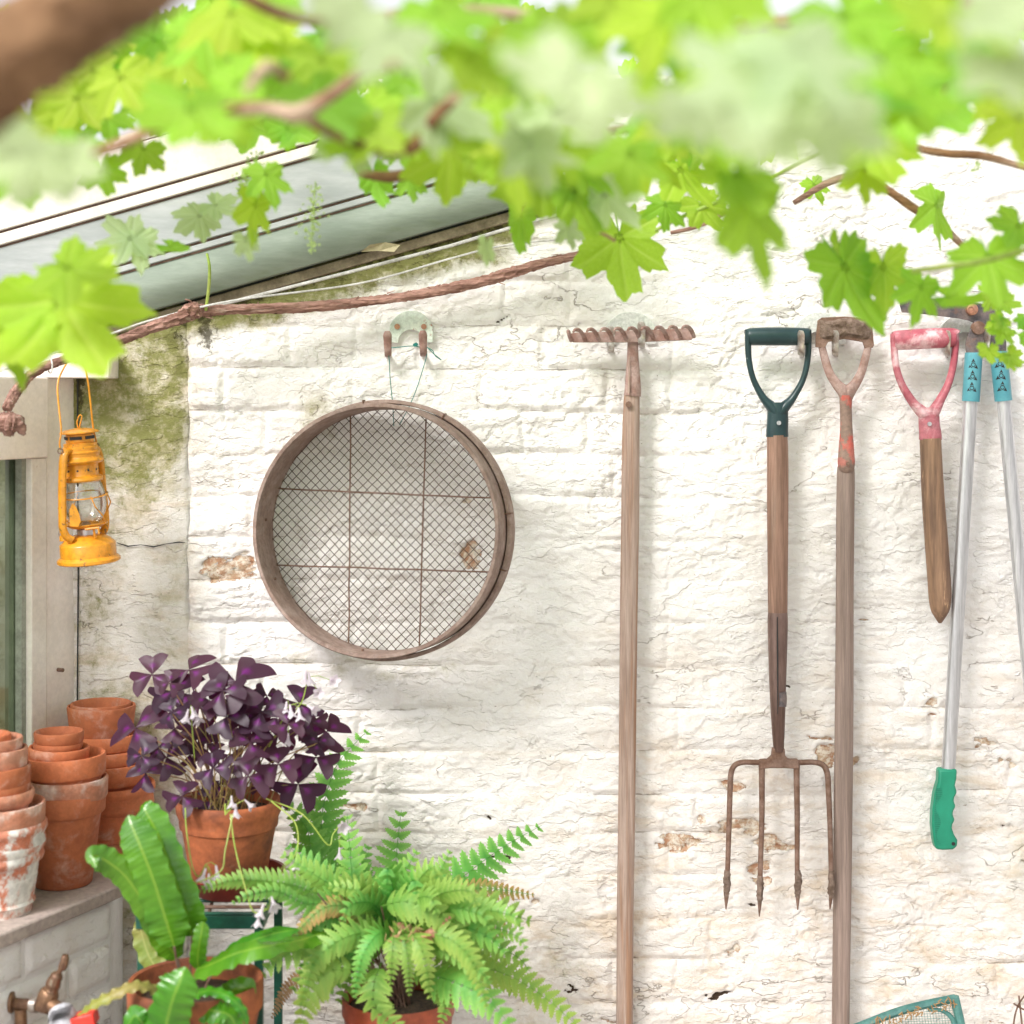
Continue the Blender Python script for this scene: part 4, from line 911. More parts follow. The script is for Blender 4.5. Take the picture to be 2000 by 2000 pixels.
# saucer and pot of the purple plant
PC = Vector((P(447, 0, .30).x, -.30, SZ + .0015))
so = MB().lathe([(0, 0), (.058, 0), (.062, .002), (.080, .030), (.083, .032), (.083, .034), (.079, .033), (.059, .005), (0, .004)], (0, 0, 0), 56).build('saucer', M_SAUC, local=True, sharp=40); so.location = PC + Vector((.008, 0, 0))
tag(so, 'dark red plastic saucer under the purple plant pot on the stand', 'saucer')
pk = MB().lathe([(0, .012), (.050, .012), (.068, .118), (.076, .140), (.0805, .1435), (.0835, .141), (.0845, .135), (.0825, .122), (.078, .112), (.0785, .108), (.0775, .100), (.074, .0975), (.0735, .094), (.057, .003), (.054, 0), (0, 0)], (0, 0, 0), 64, wob=.004).build('terracotta_pot', M_TERRAD, local=True, sharp=45)
pk.location = PC + Vector((0, 0, .0055)); tag(pk, 'old orange terracotta pot with thick rim holding the purple leaved plant', 'pot')
ox = thing('purple_shamrock', 'purple shamrock plant with three-part butterfly leaves and small pale lilac flowers', 'plant', PC + Vector((0, 0, .12)))
MB().lathe([(0, .135), (.04, .133), (.0738, .128)], PC, 40).build('soil', M_SOIL, ox)

def leaflet(m, dirang, L, fold, droop, att=True):
    """butterfly-shaped leaflet in the leaf's plane (x,y), origin at its narrow end, bent along its middle"""
    nu, nv = 7, 8; ca, sa_ = math.cos(dirang), math.sin(dirang); vs = []; at = []
    for j in range(nv + 1):
        t = j / nv
        for i in range(-nu, nu + 1):
            s_ = i / nu
            wdt = L * .76 * t ** .85 * (1 + .12 * math.sin(t * 3))
            tip = L * (t * (1 + .16 * abs(s_) - .26 * s_ * s_ * t) - .16 * (1 - min(1, abs(s_) * 1.8)) ** 1.5 * t ** 3)
            x = s_ * wdt * (1 - .10 * t * abs(s_)); y = tip
            z = -abs(x) * fold - droop * (y / L) ** 2 * L + .02 * L * math.sin(6 * t + 3 * s_)
            vs.append((x * ca - y * sa_, x * sa_ + y * ca, z))
            at.append(max(0, 1.12 - abs(t - .42) * 1.7 - abs(s_) * (.75 if t > .35 else 1.3)))
    n = 2 * nu + 1
    fs = [(j * n + i, j * n + i + 1, (j + 1) * n + i + 1, (j + 1) * n + i) for j in range(nv) for i in range(n - 1)]
    m.add(vs, fs, at)
ox_meshes = []
for k in range(7):
    m = MB(); a0 = random.uniform(-.1, .1)
    for q in range(3): leaflet(m, a0 + q * 2 * math.pi / 3 + random.uniform(-.16, .16), 1.0 * random.uniform(.9, 1.08), random.uniform(.05, .45), random.uniform(-.25, .30))
    me = m.mesh('leaf', attr='blotch'); me.materials.append(M_OX); me.polygons.foreach_set('use_smooth', [True] * len(me.polygons)); ox_meshes.append(me)
OXL = [(435, 250, 140), (705, 215, 150), (1040, 300, 215), (615, 375, 195), (850, 435, 120), (950, 370, 150), (1270, 405, 105), (1230, 525, 165), (975, 560, 130), (315, 640, 185), (840, 655, 110), (1150, 740, 135),
       (1500, 460, 150), (1700, 665, 165), (1640, 745, 95), (690, 710, 125), (600, 640, 120), (540, 850, 140), (365, 840, 105), (390, 965, 130), (865, 820, 105), (1350, 690, 130), (1350, 900, 135),
       (1130, 990, 145), (1495, 1045, 175), (1625, 850, 135), (655, 1135, 125), (890, 1150, 115), (880, 930, 120), (1060, 880, 100), (580, 530, 100), (780, 480, 120), (1590, 590, 110), (710, 830, 90),
       (920, 1050, 100), (1200, 640, 120), (1340, 560, 120), (1050, 640, 100), (640, 480, 110), (1000, 480, 90), (1220, 830, 100), (480, 780, 90), (1420, 610, 110), (770, 760, 100), (1120, 590, 100), (560, 310, 90), (1230, 1050, 80)]
for n_, (zx, zy, sz) in enumerate(OXL):
    px, py = 180 + zx / 3.715, 1250 + zy / 3.715
    off = .30 + random.uniform(-.055, .075) + (.02 if zy > 900 else 0)
    o = bpy.data.objects.new('leaf', ox_meshes[n_ % 7]); C.objects.link(o); o.parent = ox
    pos = P(px, py, off); o.location = pos - origin(ox)
    up = Vector((random.uniform(-.30, .30) + (px - 440) / 900, -.75 + random.uniform(-.25, .2), .75 + random.uniform(-.3, .2))).normalized()
    qt = up.to_track_quat('Z', 'Y') @ Quaternion((0, 0, 1), random.uniform(0, 2.1)); o.rotation_mode = 'QUATERNION'; o.rotation_quaternion = qt
    s_ = S(sz / 3.715 * 1.12, off); o.scale = (s_, s_, s_)
    a = random.uniform(0, 6.28); rr = random.uniform(0, .045); b0 = PC + Vector((math.cos(a) * rr + (pos.x - PC.x) * .2, math.sin(a) * rr, .128))
    mid = b0.lerp(pos, .55) + Vector((-(pos.x - PC.x) * .12, 0, .012))
    MB().tube([Vector(tuple(v)) for v in spline([tuple(b0), tuple(mid), tuple(pos + Vector((0, .001, -.001)))], 5)], [.0011] * 11, 5).build('stalk', M_OXG, ox)
# extra stalks crowding the pot
m = MB()
for k in range(14):
    a = random.uniform(0, 6.28); rr = random.uniform(.01, .06); b0 = PC + Vector((math.cos(a) * rr, math.sin(a) * rr, .128)); e = b0 + Vector((random.uniform(-.08, .08), random.uniform(-.04, .04), random.uniform(.08, .15)))
    m.tube([b0, b0.lerp(e, .5) + Vector((0, 0, .01)), e], .0008, 5)
o = m.build('stalks', M_OXG, ox); o['kind'] = 'stuff'
# flowers
def flower_mesh(L=1.0):
    m = MB(); vs = []; nr = 6; n = 20
    for j in range(nr + 1):
        t = j / nr; r = .07 + .10 * t + .36 * max(0, t - .55) ** 1.3 * 2.2
        for i in range(n):
            a = 2 * math.pi * i / n; lob = 1 + (.22 * math.cos(5 * a) if t > .8 else .06 * math.cos(5 * a) * t)
            vs.append((math.cos(a) * r * lob, math.sin(a) * r * lob, t * L + (.10 * math.cos(5 * a) if t > .8 else 0)))
    m.add(vs, [(j * n + i, j * n + (i + 1) % n, (j + 1) * n + (i + 1) % n, (j + 1) * n + i) for j in range(nr) for i in range(n)])
    me = m.mesh('flower'); me.materials.append(M_PETAL); me.polygons.foreach_set('use_smooth', [True] * len(me.polygons)); return me
FM = flower_mesh()
def flower(px, py, off, dirv, L=26, par=None):
    o = bpy.data.objects.new('flower', FM); C.objects.link(o); o.parent = ox; o.location = P(px, py, off) - origin(ox)
    o.rotation_mode = 'QUATERNION'; o.rotation_quaternion = Vector(dirv).normalized().to_track_quat('Z', 'Y'); s_ = S(L, off); o.scale = (s_, s_, s_)
    return o
FG = [  # stem end px,py; list of flowers (px,py,dir); stem start
    ((440, 1592, .40), [(452, 1562 - 8, (.1, -.3, -1)), (478, 1562, (.8, -.3, -.7)), (460, 1570, (.05, -.2, -1))], [(447, 1600, .37), (440, 1570, .39)]),
    ((600, 1322, .30), [(598, 1310, (-.1, -.2, -1)), (602, 1312, (.2, -.2, -1)), (645, 1328, (.5, -1, .1)), (620, 1350, (.2, -1, .0))], [(575, 1390, .30), (590, 1370, .3), (598, 1340, .3)]),
    ((565, 1378, .34), [(560, 1370, (-.1, -.2, -1)), (566, 1376, (.2, -.2, -1)), (583, 1382, (.2, -.4, -1)), (600, 1378, (.8, -.6, -.3)), (563, 1432, (0, -.1, -1))], [(520, 1470, .32), (545, 1420, .33)]),
    ((372, 1385, .36), [(368, 1385, (-.2, -.3, -1)), (374, 1380, (.3, -.3, -1)), (380, 1388, (.5, -.5, -1))], [(380, 1480, .33), (376, 1430, .35)]),
    ((402, 1688, .46), [(402, 1696, (-.3, -.3, -1)), (422, 1690, (.2, -.3, -1)), (408, 1706, (.0, -.2, -1)), (415, 1712, (-.2, -.2, -1))], [(362, 1578, .41), (364, 1620, .43), (375, 1690, .46), (388, 1712, .46)]),
    ((345, 1735, .50), [(330, 1728, (-.7, -.3, -.7)), (350, 1750, (-.3, -.2, -1)), (352, 1745, (.1, -.2, -1)), (365, 1744, (.1, -.2, -1)), (373, 1756, (.2, -.2, -1))], [(455, 1590, .44), (440, 1660, .47), (432, 1700, .48), (390, 1722, .50)]),
    ((525, 1775, .50), [(515, 1765, (-.3, -.3, -1)), (530, 1752, (.3, -.6, -.5)), (506, 1784, (-.1, -.2, -1))], [(450, 1590, .44), (458, 1650, .46), (475, 1720, .49), (495, 1780, .50)]),
    ((560, 1690, .42), [(572, 1675, (.2, -.3, -1)), (552, 1706, (.1, -.3, -1)), (548, 1700, (-.1, -.3, -1))], [(530, 1565, .36), (575, 1605, .38), (582, 1650, .40), (570, 1680, .42)]),
    ((665, 1610, .34), [(668, 1605, (.2, -.9, -.2)), (663, 1655, (0, -.3, -1))], [(520, 1560, .34), (590, 1590, .35), (640, 1650, .35), (650, 1630, .34)]),
]
for endp, fl_, stem in FG:
    ppx = sp([*stem, endp], 6)[0]; MB().tube(ppx, .0011, 5).build('flower_stalk', M_SHOOT, ox)
    for a, b_, dv in fl_:
        flower(a, b_, endp[2] + random.uniform(0, .01), dv, L=random.uniform(22, 28))
        q0 = P(*endp); q1 = P(a, b_, endp[2]); 
        if (q1 - q0).length > .004: MB().tube([q0, q0.lerp(q1, .5) + Vector((0, 0, .004)), q1], .0006, 4).build('pedicel', M_SHOOT, ox)

# ------------------------------------------------------------------ hart's tongue fern
HC = Vector((P(382, 0, .52).x, -.52, 0)); HZT = CAMZ - (1955 - HZ) / F * (D - .52 - .09)
hp = MB().lathe([(0, .02), (.062, .02), (.087, .150), (.092, .168), (.097, .170), (.099, .166), (.098, .130), (.094, .128), (.068, .003), (.065, 0), (0, 0)], (0, 0, 0), 64).build('terracotta_pot', M_TERRAD, local=True, sharp=45)
hp.location = HC + Vector((0, 0, HZT - .17)); tag(hp, 'wide damp terracotta pot holding the strap leaved fern at the bottom', 'pot')
# its support: a low block of stone out of view
MB().box((HC.x, HC.y, (HZT - .17) / 2 - .001), (.24, .24, HZT - .174)).build('stone_block', M_STONE, bevel=.006)
tag(bpy.data.objects['stone_block'], 'rough stone block below the frame carrying the strap leaved fern pot', 'block')
hf = thing('strap_fern', "glossy strap leaved fern with wavy bright green fronds in a terracotta pot", 'plant', HC + Vector((0, 0, HZT - .03)))
MB().lathe([(0, HZT - .024), (.05, HZT - .026), (.0865, HZT - .030)], Vector((HC.x, HC.y, 0)), 40).build('soil', M_SOIL, hf)
def strap(pts, wpx, mt, par, wave=.07, tipfork=False, face=(0, -1, .25), cup=.25, stem=None):
    """pts from base to tip (px,py,off)"""
    o = spline(pts, 16); pp = [P(*v) for v in o]; n = len(pp) - 1; m = MB(); vs = []; at = []; ku = 8; ph = random.uniform(0, 6)
    for j, p in enumerate(pp):
        t = j / n; tg = (pp[min(j + 1, n)] - pp[max(j - 1, 0)]).normalized(); f = Vector(face); f = (f - tg * f.dot(tg)).normalized(); b_ = tg.cross(f).normalized()
        wd = wpx / 2 / F * (D - o[j][2]) * min(1, (t * 7 + .30)) ** .6 * min(1, ((1 - t) * 3.0)) ** .7 * (1 + .05 * math.sin(9 * t))
        if t > .985: wd *= .5
        for i in range(-ku, ku + 1):
            s_ = i / ku; rp = wave * wd * abs(s_) ** 2.2 * math.sin(t * n * .75 + ph + (1.7 if s_ > 0 else 0)) + .022 * wd * math.sin(j * 2.1 + abs(s_) * 3.5) * min(1, abs(s_) * 4)
            z = cup * wd * (abs(s_) ** 1.3) * -.8 + rp
            vs.append(p + b_ * (s_ * wd * (1 + .06 * math.sin(t * n * .8 + (2 if s_ > 0 else 0)))) + f * z)
            at.append(1.0 if i == 0 else 0.0)
    k = 2 * ku + 1
    m.add(vs, [(j * k + i, j * k + i + 1, (j + 1) * k + i + 1, (j + 1) * k + i) for j in range(n) for i in range(k - 1)], at)
    ob = m.build('frond', mt, par, sharp=180, attr='vein', fix=False)
    if stem:
        sp_ = sp([*stem, pts[0]], 5)[0]; MB().tube(sp_, .0017, 6).build('stalk', M_RUST, par)
    return ob
CS = (375, 1985, .52)
strap([(347, 1872, .52), (325, 1840, .53), (288, 1775, .55), (245, 1712, .56), (205, 1680, .57), (182, 1672, .58), (188, 1695, .59)], 54, M_HART, hf, stem=[CS, (358, 1920, .52)])
strap([(340, 1848, .55), (325, 1800, .56), (300, 1720, .57), (277, 1660, .57), (258, 1615, .56), (250, 1592, .55)], 76, M_HART, hf, stem=[CS, (352, 1910, .53)])
strap([(375, 1828, .52), (362, 1780, .53), (335, 1700, .53), (308, 1630, .52), (283, 1582, .51), (276, 1572, .50)], 66, M_HART, hf, stem=[CS, (372, 1900, .52)])
strap([(384, 1893, .56), (410, 1884, .58), (460, 1862, .60), (520, 1848, .60), (590, 1835, .50), (660, 1810, .42), (700, 1795, .38)], 56, M_HART, hf, face=(0, -.55, .85), stem=[CS, (380, 1930, .54)])
strap([(440, 1862, .50), (490, 1838, .50), (540, 1822, .49), (585, 1815, .48)], 40, M_HART, hf, face=(0, -.55, .85), stem=[CS, (410, 1910, .51)])
strap([(388, 1893, .55), (386, 1870, .56), (390, 1840, .57), (395, 1812, .57), (397, 1800, .57)], 32, M_HART, hf, wave=.05)
strap([(318, 2060, .62), (325, 2000, .64), (338, 1950, .66), (352, 1915, .66), (362, 1888, .65)], 82, M_HART, hf, cup=.4)
strap([(325, 1955, .56), (300, 1930, .58), (262, 1925, .60), (215, 1945, .61), (175, 1965, .61), (150, 1985, .60)], 26, M_HARTD, hf, wave=.3, face=(0, -.6, .8))
strap([(375, 1945, .58), (405, 1935, .60), (445, 1945, .62), (475, 1975, .62), (484, 2010, .61)], 22, M_HART, hf, wave=.25, face=(0, -.6, .8))
strap([(395, 1970, .60), (420, 1975, .62), (450, 1985, .62), (470, 2030, .61)], 48, M_HART, hf, wave=.2, face=(0, -.7, .7))
strap([(345, 1935, .46), (318, 1905, .44), (292, 1870, .43), (276, 1820, .42), (272, 1790, .42)], 44, M_HARTD, hf, wave=.12, stem=[CS])
strap([(300, 2030, .60), (275, 1995, .62), (262, 1985, .62), (240, 2020, .62)], 40, M_HART, hf, wave=.12)
strap([(430, 1960, .55), (455, 1935, .56), (480, 1930, .56), (492, 1960, .55)], 42, M_HART, hf, wave=.1, face=(0, -.9, .3))

# ------------------------------------------------------------------ feathery fern
FC = Vector((P(778, 0, .34).x, -.34, 0)); FZT = CAMZ - (1980 - HZ) / F * (D - .34 - .085)
fp = MB().lathe([(0, .02), (.065, .02), (.083, .165), (.088, .168), (.089, .164), (.0885, .140), (.086, .138), (.070, .003), (.067, 0), (0, 0)], (0, 0, 0), 64).build('plastic_pot', M_PLPOT, local=True, sharp=45)
fp.location = FC + Vector((0, 0, FZT - .168)); tag(fp, 'brown red plastic pot almost hidden below the feathery green fern', 'pot')
MB().box((FC.x, FC.y, (FZT - .168) / 2 - .001), (.26, .26, FZT - .172)).build('stone_block', M_STONE, bevel=.006)
tag(bpy.data.objects['stone_block.001'], 'rough stone block below the frame carrying the feathery fern pot', 'block')
ff = thing('feathery_fern', 'bushy fern with many arching feathery green fronds, some with reddened tips', 'plant', FC + Vector((0, 0, FZT - .03)))
MB().lathe([(0, FZT - .012), (.05, FZT - .016), (.0835, FZT - .022)], Vector((FC.x, FC.y, 0)), 40).build('soil', M_SOIL, ff)
def frond(pts, half, mt, par, pairs=None, face=None, bare=.06, curl=.12, droop=.25, crown=None):
    """pts px,py,off from base to tip; half: longest leaflet in px"""
    o = spline(pts, 14); pp = [P(*v) for v in o]; L = [0]
    for i in range(1, len(pp)): L.append(L[-1] + (pp[i] - pp[i - 1]).length)
    tot = L[-1]; off_m = sum(v[2] for v in o) / len(o); hw = S(half, off_m)
    pairs = pairs or max(10, int(tot / (hw * .38)))
    face = Vector(face or (random.uniform(-.3, .3), -1, random.uniform(.1, .7)))
    m = MB(); m.tube(pp[::3] + [pp[-1]], [.0012 * (1 - .7 * i / (len(pp[::3]))) for i in range(len(pp[::3]) + 1)], 5)
    def at_l(s_):
        s_ = min(max(s_, 0), tot * .9999)
        for i in range(1, len(L)):
            if L[i] >= s_: break
        t = (s_ - L[i - 1]) / (L[i] - L[i - 1] + 1e-9); return pp[i - 1].lerp(pp[i], t), (pp[min(i + 1, len(pp) - 1)] - pp[max(i - 2, 0)]).normalized()
    for k in range(pairs):
        t = bare + (1 - bare) * (k + .5) / pairs
        p, tg = at_l(t * tot); f = (face - tg * face.dot(tg)).normalized(); b_ = tg.cross(f).normalized()
        prof = min(1, (t - bare) * 3.2 + .45) * (1 - t) ** .48 * 1.12
        for sd_ in (-1, 1):
            ln = hw * prof * random.uniform(.88, 1.08)
            if ln < .0015: continue
            wd = min(ln * .32 + .0010, tot * (1 - bare) / pairs * .68)
            dv = (b_ * sd_ * 1 + tg * (.30 + .35 * t) - f * droop * random.uniform(.5, 1.6)).normalized(); cr = dv.cross(f).normalized() * -sd_
            nl = 6 if ln > .018 else 4; vs = []; at = []
            for i in range(2 * nl + 1):
                s_ = i / (2 * nl); w_ = wd * (1 - s_) ** .5 * (1 if i % 2 == 0 else .70) * (1.0 if i else .7)
                c0 = p + dv * ln * s_ - f * (curl * ln * s_ * s_) + tg * ln * .10 * s_ * s_
                vs += [c0 + cr * w_ + f * -.15 * w_ + dv * (.25 * wd if i % 2 == 0 else 0), c0 + f * .12 * w_, c0 - cr * w_ + f * -.15 * w_ + dv * (.25 * wd if i % 2 == 0 else 0)]
                e_ = (.15 + .5 * s_ + .35 * t); at += [min(1, e_ + .2), e_ - .15, min(1, e_ + .2)]
            m.add(vs, [(3 * i + a, 3 * i + a + 1, 3 * i + a + 4, 3 * i + a + 3) for i in range(2 * nl) for a in (0, 1)], at)
    ob = m.build('frond', mt, par, sharp=180, attr='edge', fix=False)
    if crown is not None:
        q0 = Vector((FC.x + random.uniform(-.02, .02), FC.y + random.uniform(-.02, .02), FZT - .018)); q1 = pp[0]
        MB().tube([q0, q0.lerp(q1, .5) + Vector((0, 0, .012)), q1], .0013, 5).build('stalk', M_RUST, par)
    return ob
K = True
FR = [([(668, 1790, .26), (640, 1700, .22), (628, 1600, .17), (655, 1500, .12), (700, 1445, .08), (722, 1425, .06)], 62, M_FERN),
      ([(640, 1760, .24), (610, 1680, .22), (600, 1620, .20), (562, 1572, .18)], 58, M_FERN),
      ([(700, 1800, .32), (690, 1730, .32), (683, 1660, .30), (678, 1590, .28)], 46, M_FERNL),
      ([(775, 1800, .24), (772, 1720, .20), (776, 1650, .15), (784, 1582, .12)], 56, M_FERN),
      ([(740, 1810, .28), (745, 1740, .28), (790, 1700, .26), (815, 1660, .24)], 40, M_FERNL),
      ([(800, 1830, .28), (850, 1760, .24), (920, 1700, .20), (990, 1650, .15), (1058, 1612, .10)], 62, M_FERN),
      ([(820, 1800, .26), (890, 1745, .24), (950, 1735, .22), (1045, 1748, .18)], 34, M_FERNR),
      ([(800, 1830, .36), (880, 1790, .38), (950, 1770, .38), (1040, 1800, .36)], 58, M_FERN),
      ([(780, 1820, .38), (830, 1790, .42), (880, 1800, .44), (920, 1860, .45)], 46, M_FERNL),
      ([(745, 1770, .42), (790, 1760, .45), (850, 1780, .46), (890, 1830, .46)], 48, M_FERNL),
      ([(790, 1860, .40), (850, 1850, .43), (900, 1875, .44), (938, 1872, .44)], 26, M_FERN),
      ([(820, 1900, .38), (880, 1915, .44), (950, 1950, .47), (1010, 2020, .48)], 56, M_FERNL),
      ([(840, 1895, .32), (900, 1890, .33), (980, 1900, .34), (1060, 1945, .35), (1140, 2015, .36)], 48, M_FERNL),
      ([(760, 1830, .38), (700, 1780, .42), (640, 1770, .45), (590, 1810, .47), (560, 1855, .48)], 34, M_FERNR),
      ([(730, 1800, .38), (670, 1760, .42), (600, 1765, .46), (540, 1740, .48), (480, 1750, .50), (452, 1766, .50)], 36, M_FERN),
      ([(620, 1745, .46), (560, 1725, .47), (480, 1718, .48), (430, 1725, .49), (385, 1742, .49)], 30, M_FERN),
      ([(700, 1770, .40), (650, 1730, .42), (600, 1700, .43), (550, 1668, .43)], 40, M_FERNL),
      ([(700, 1870, .42), (650, 1860, .45), (610, 1880, .46), (590, 1920, .46)], 44, M_FERN),
      ([(700, 1890, .46), (640, 1900, .48), (600, 1950, .49), (585, 2020, .49)], 48, M_FERNL),
      ([(745, 1880, .46), (730, 1920, .49), (735, 1970, .50), (790, 2020, .50)], 44, M_FERN),
      ([(700, 1850, .40), (640, 1840, .42), (600, 1850, .42), (575, 1880, .42)], 30, M_FERN),
      ([(760, 1850, .40), (740, 1830, .44), (700, 1830, .46), (680, 1860, .46)], 40, M_FERN),
      ([(800, 1810, .34), (830, 1740, .34), (860, 1700, .33), (880, 1660, .32)], 36, M_FERNL),
      ([(720, 1800, .36), (660, 1760, .36), (620, 1700, .34), (560, 1650, .32)], 44, M_FERN),
      ([(740, 1790, .40), (710, 1760, .43), (700, 1740, .44), (640, 1730, .44)], 34, M_FERNL),
      ([(800, 1900, .38), (850, 1920, .42), (870, 1960, .43), (860, 2000, .43)], 32, M_FERN),
      ([(760, 1780, .30), (720, 1740, .28), (700, 1700, .26), (720, 1650, .24)], 44, M_FERN),
      ([(850, 1850, .30), (900, 1830, .30), (960, 1820, .28), (1000, 1810, .26)], 36, M_FERNR),
      ([(640, 1880, .40), (600, 1900, .38), (560, 1930, .36), (530, 1990, .34)], 24, M_DEAD),
      ([(770, 1800, .40), (790, 1820, .44), (830, 1830, .46), (880, 1790, .46)], 22, M_DEAD),
      ([(760, 1850, .34), (720, 1860, .36), (690, 1910, .36), (660, 1960, .36)], 40, M_FERN),
      ([(690, 1830, .34), (660, 1800, .33), (640, 1780, .31), (600, 1760, .29)], 44, M_FERN),
      ([(820, 1840, .36), (860, 1820, .37), (900, 1800, .37), (950, 1830, .37)], 44, M_FERN),
      ([(780, 1800, .34), (800, 1750, .34), (830, 1720, .33), (850, 1690, .32)], 44, M_FERN)]
for k in range(26):
    a = R(-215 + k * 250 / 25 + random.uniform(-6, 6)); ln = random.uniform(130, 230); bx, by, bo = 775 + 15 * math.cos(a), 1850, .36
    dx, dy = math.cos(a) * ln, -math.sin(-a) * ln * .0
    ex, ey = bx + math.cos(a) * ln, by + math.sin(a) * ln * .72
    bo2 = bo + random.uniform(-.08, .14)
    FR.append(([(bx, by, bo), (bx + (ex - bx) * .4, by + (ey - by) * .4 - 46, (bo + bo2) / 2), (ex, ey, bo2), (ex + math.cos(a) * 34, ey + 34, bo2 + .01)], random.uniform(38, 54), random.choice((M_FERN, M_FERN, M_FERNL))))
for k in range(6):
    ex = 640 + k * 52 + random.uniform(-24, 24); FR.append(([(775 + (ex - 775) * .1, 1840, .40), (775 + (ex - 775) * .5, 1822, .46), (ex, 1868, .49), (ex + (ex - 775) * .25, 1945 + random.uniform(-20, 25), .49)], random.uniform(26, 44), random.choice((M_FERN, M_FERNL))))
for pts, hf_, mt_ in FR: frond(pts, hf_, mt_, ff, crown=K)
# curled dead frond
m = MB()
for k in range(60):
    q = P(random.gauss(790, 22), random.gauss(1835, 14), .46 + random.uniform(0, .02)); dv = Vector((random.uniform(-1, 1), random.uniform(-.5, .5), random.uniform(-1, 1))).normalized() * .008
    sdv = Vector((random.uniform(-1, 1), random.uniform(-1, 1), random.uniform(-1, 1))).normalized() * .0022
    m.add([q - dv, q + sdv, q + dv, q - sdv], [(0, 1, 2, 3)])
m.build('withered_frond', M_DEAD, ff, smooth=False)

# ------------------------------------------------------------------ brass tap
tp = thing('garden_tap', 'tarnished brass outdoor tap with grey hose connector in the lower left corner', 'tap', P(40, 1960, .462))
TO = .462
shaft(MB(), [(20, 1958, TO, 20), (26, 1958, TO, 20), (30, 1958, TO, 9)], n=20).build('wall_plate', M_BRASS, tp)
shaft(MB(), [(24, 1960, TO, 11), (60, 1962, TO + .02, 11), (85, 1964, TO + .03, 13), (98, 1968, TO + .035, 14)], n=16).build('body', M_BRASS, tp)
shaft(MB(), [(84, 1972, TO + .035, 17), (92, 1950, TO + .035, 20), (98, 1938, TO + .035, 19), (101, 1932, TO + .035, 14), (104, 1922, TO + .035, 15), (108, 1912, TO + .035, 13), (112, 1905, TO + .035, 12), (115, 1900, TO + .035, 7)], n=12).build('bonnet', M_BRASS, tp, sharp=25)
shaft(MB(), [(114, 1902, TO + .035, 5), (120, 1888, TO + .035, 5)], n=10).build('spindle', M_BRASS, tp)
shaft(MB(), [(120, 1892, TO + .035, 8), (124, 1884, TO + .035, 9), (127, 1872, TO + .035, 8), (128, 1865, TO + .035, 6)], n=8).build('key', M_BRASS, tp, sharp=25)
shaft(MB(), [(40, 1970, TO + .01, 12), (42, 2030, TO + .01, 12)], n=14).build('pipe', M_BRASS, tp)
shaft(MB(), [(62, 1962, TO + .025, 15), (74, 1963, TO + .028, 15)], n=20).build('clip', M_ZINC, tp)
shaft(MB(), [(100, 1962, TO + .04, 14), (116, 1976, TO + .05, 16)], n=16).build('spout', M_BRASS, tp)
shaft(MB(), [(118, 1972, TO + .05, 22), (121, 1982, TO + .055, 27), (130, 2008, TO + .06, 27)], n=24).build('hose_connector', M_GREYPL, tp)
for k in range(12):
    x_ = 98 + k * 3.6; MB().box(P(x_, 1986 - k * 1.2, TO + .078), (S(1.5), .002, S(18)), Matrix.Rotation(R(18), 3, 'Y')).build('connector_rib', M_BLKPL, tp, smooth=False)
shaft(MB(), [(130, 2004, TO + .055, 22), (150, 2015, TO + .055, 24)], n=18).build('black_collar', M_BLKPL, tp)
MB().box(P(166, 1990, TO + .06), (S(38), .03, S(20)), Matrix.Rotation(R(-14), 3, 'Y')).build('release_button', M_REDCL, tp, bevel=.002)
shaft(MB(), [(158, 2002, TO + .05, 16), (185, 2015, TO + .05, 16)], n=14).build('hose_end', M_BLKPL, tp)

# ------------------------------------------------------------------ net frame and wire hoop, lower right
nf = thing('net_frame', 'faded teal mesh covered frame leaning at the bottom right below the loppers', 'frame', P(1790, 2000, .06))
shaft(MB(), [(1660, 2012, .06, 8), (1760, 1974, .07, 8), (1850, 1953, .08, 8), (1866, 1950, .08, 8)], n=8, flat=(1, 1.3)).build('frame_bar', M_NETF, nf)
shaft(MB(), [(1864, 1946, .08, 9), (1874, 1990, .085, 9), (1884, 2040, .09, 9)], n=8, flat=(1, 1.3)).build('frame_bar', M_NETF, nf)
shaft(MB(), [(1812, 1972, .078, 4), (1840, 1974, .082, 4), (1860, 1990, .084, 5), (1868, 2020, .086, 5)], n=8).build('frame_bar', M_NETF, nf)
m = MB()
for k in range(34): x_ = 1690 + k * 5.4; y_ = 2010 - (x_ - 1660) * .30; m.tube([P(x_, y_, .08), P(x_ + 16, 2080, .085)], .0004, 3, caps=False)
for k in range(24): y_ = 1956 + k * 5; m.tube([P(max(1660, 1858 - k * 13), y_, .08), P(1872, y_ - 3, .085)], .0004, 3, caps=False)
m.build('netting', M_NETF, nf)
m = MB()
for k in range(60):
    x_ = random.uniform(1700, 1870); q = P(x_, 1998 - (x_ - 1700) * .28 + random.uniform(-6, 14), .092); d_ = Vector((random.uniform(-1, 1), 0, random.uniform(-1, 1))).normalized() * .004
    m.tube([q - d_, q + d_], .0011, 4)
m.build('debris', mat('ginger_plant_debris', (.36, .22, .10), rough=.9), nf)['kind'] = 'stuff'
wh = thing('wire_hoop', 'rusty bent wire hoop at the bottom right corner', 'wire', P(1992, 1990, .05))
for pts in ([(2006, 1938, .05), (1988, 1965, .05), (1980, 1998, .05), (1978, 2040, .05)], [(1980, 1960, .05), (1992, 1968, .05), (2010, 1976, .05)], [(1990, 1945, .05), (1996, 2000, .05), (2000, 2040, .05)]):
    MB().tube(sp(pts, 5)[0], .0016, 6).build('wire', M_RUST, wh)

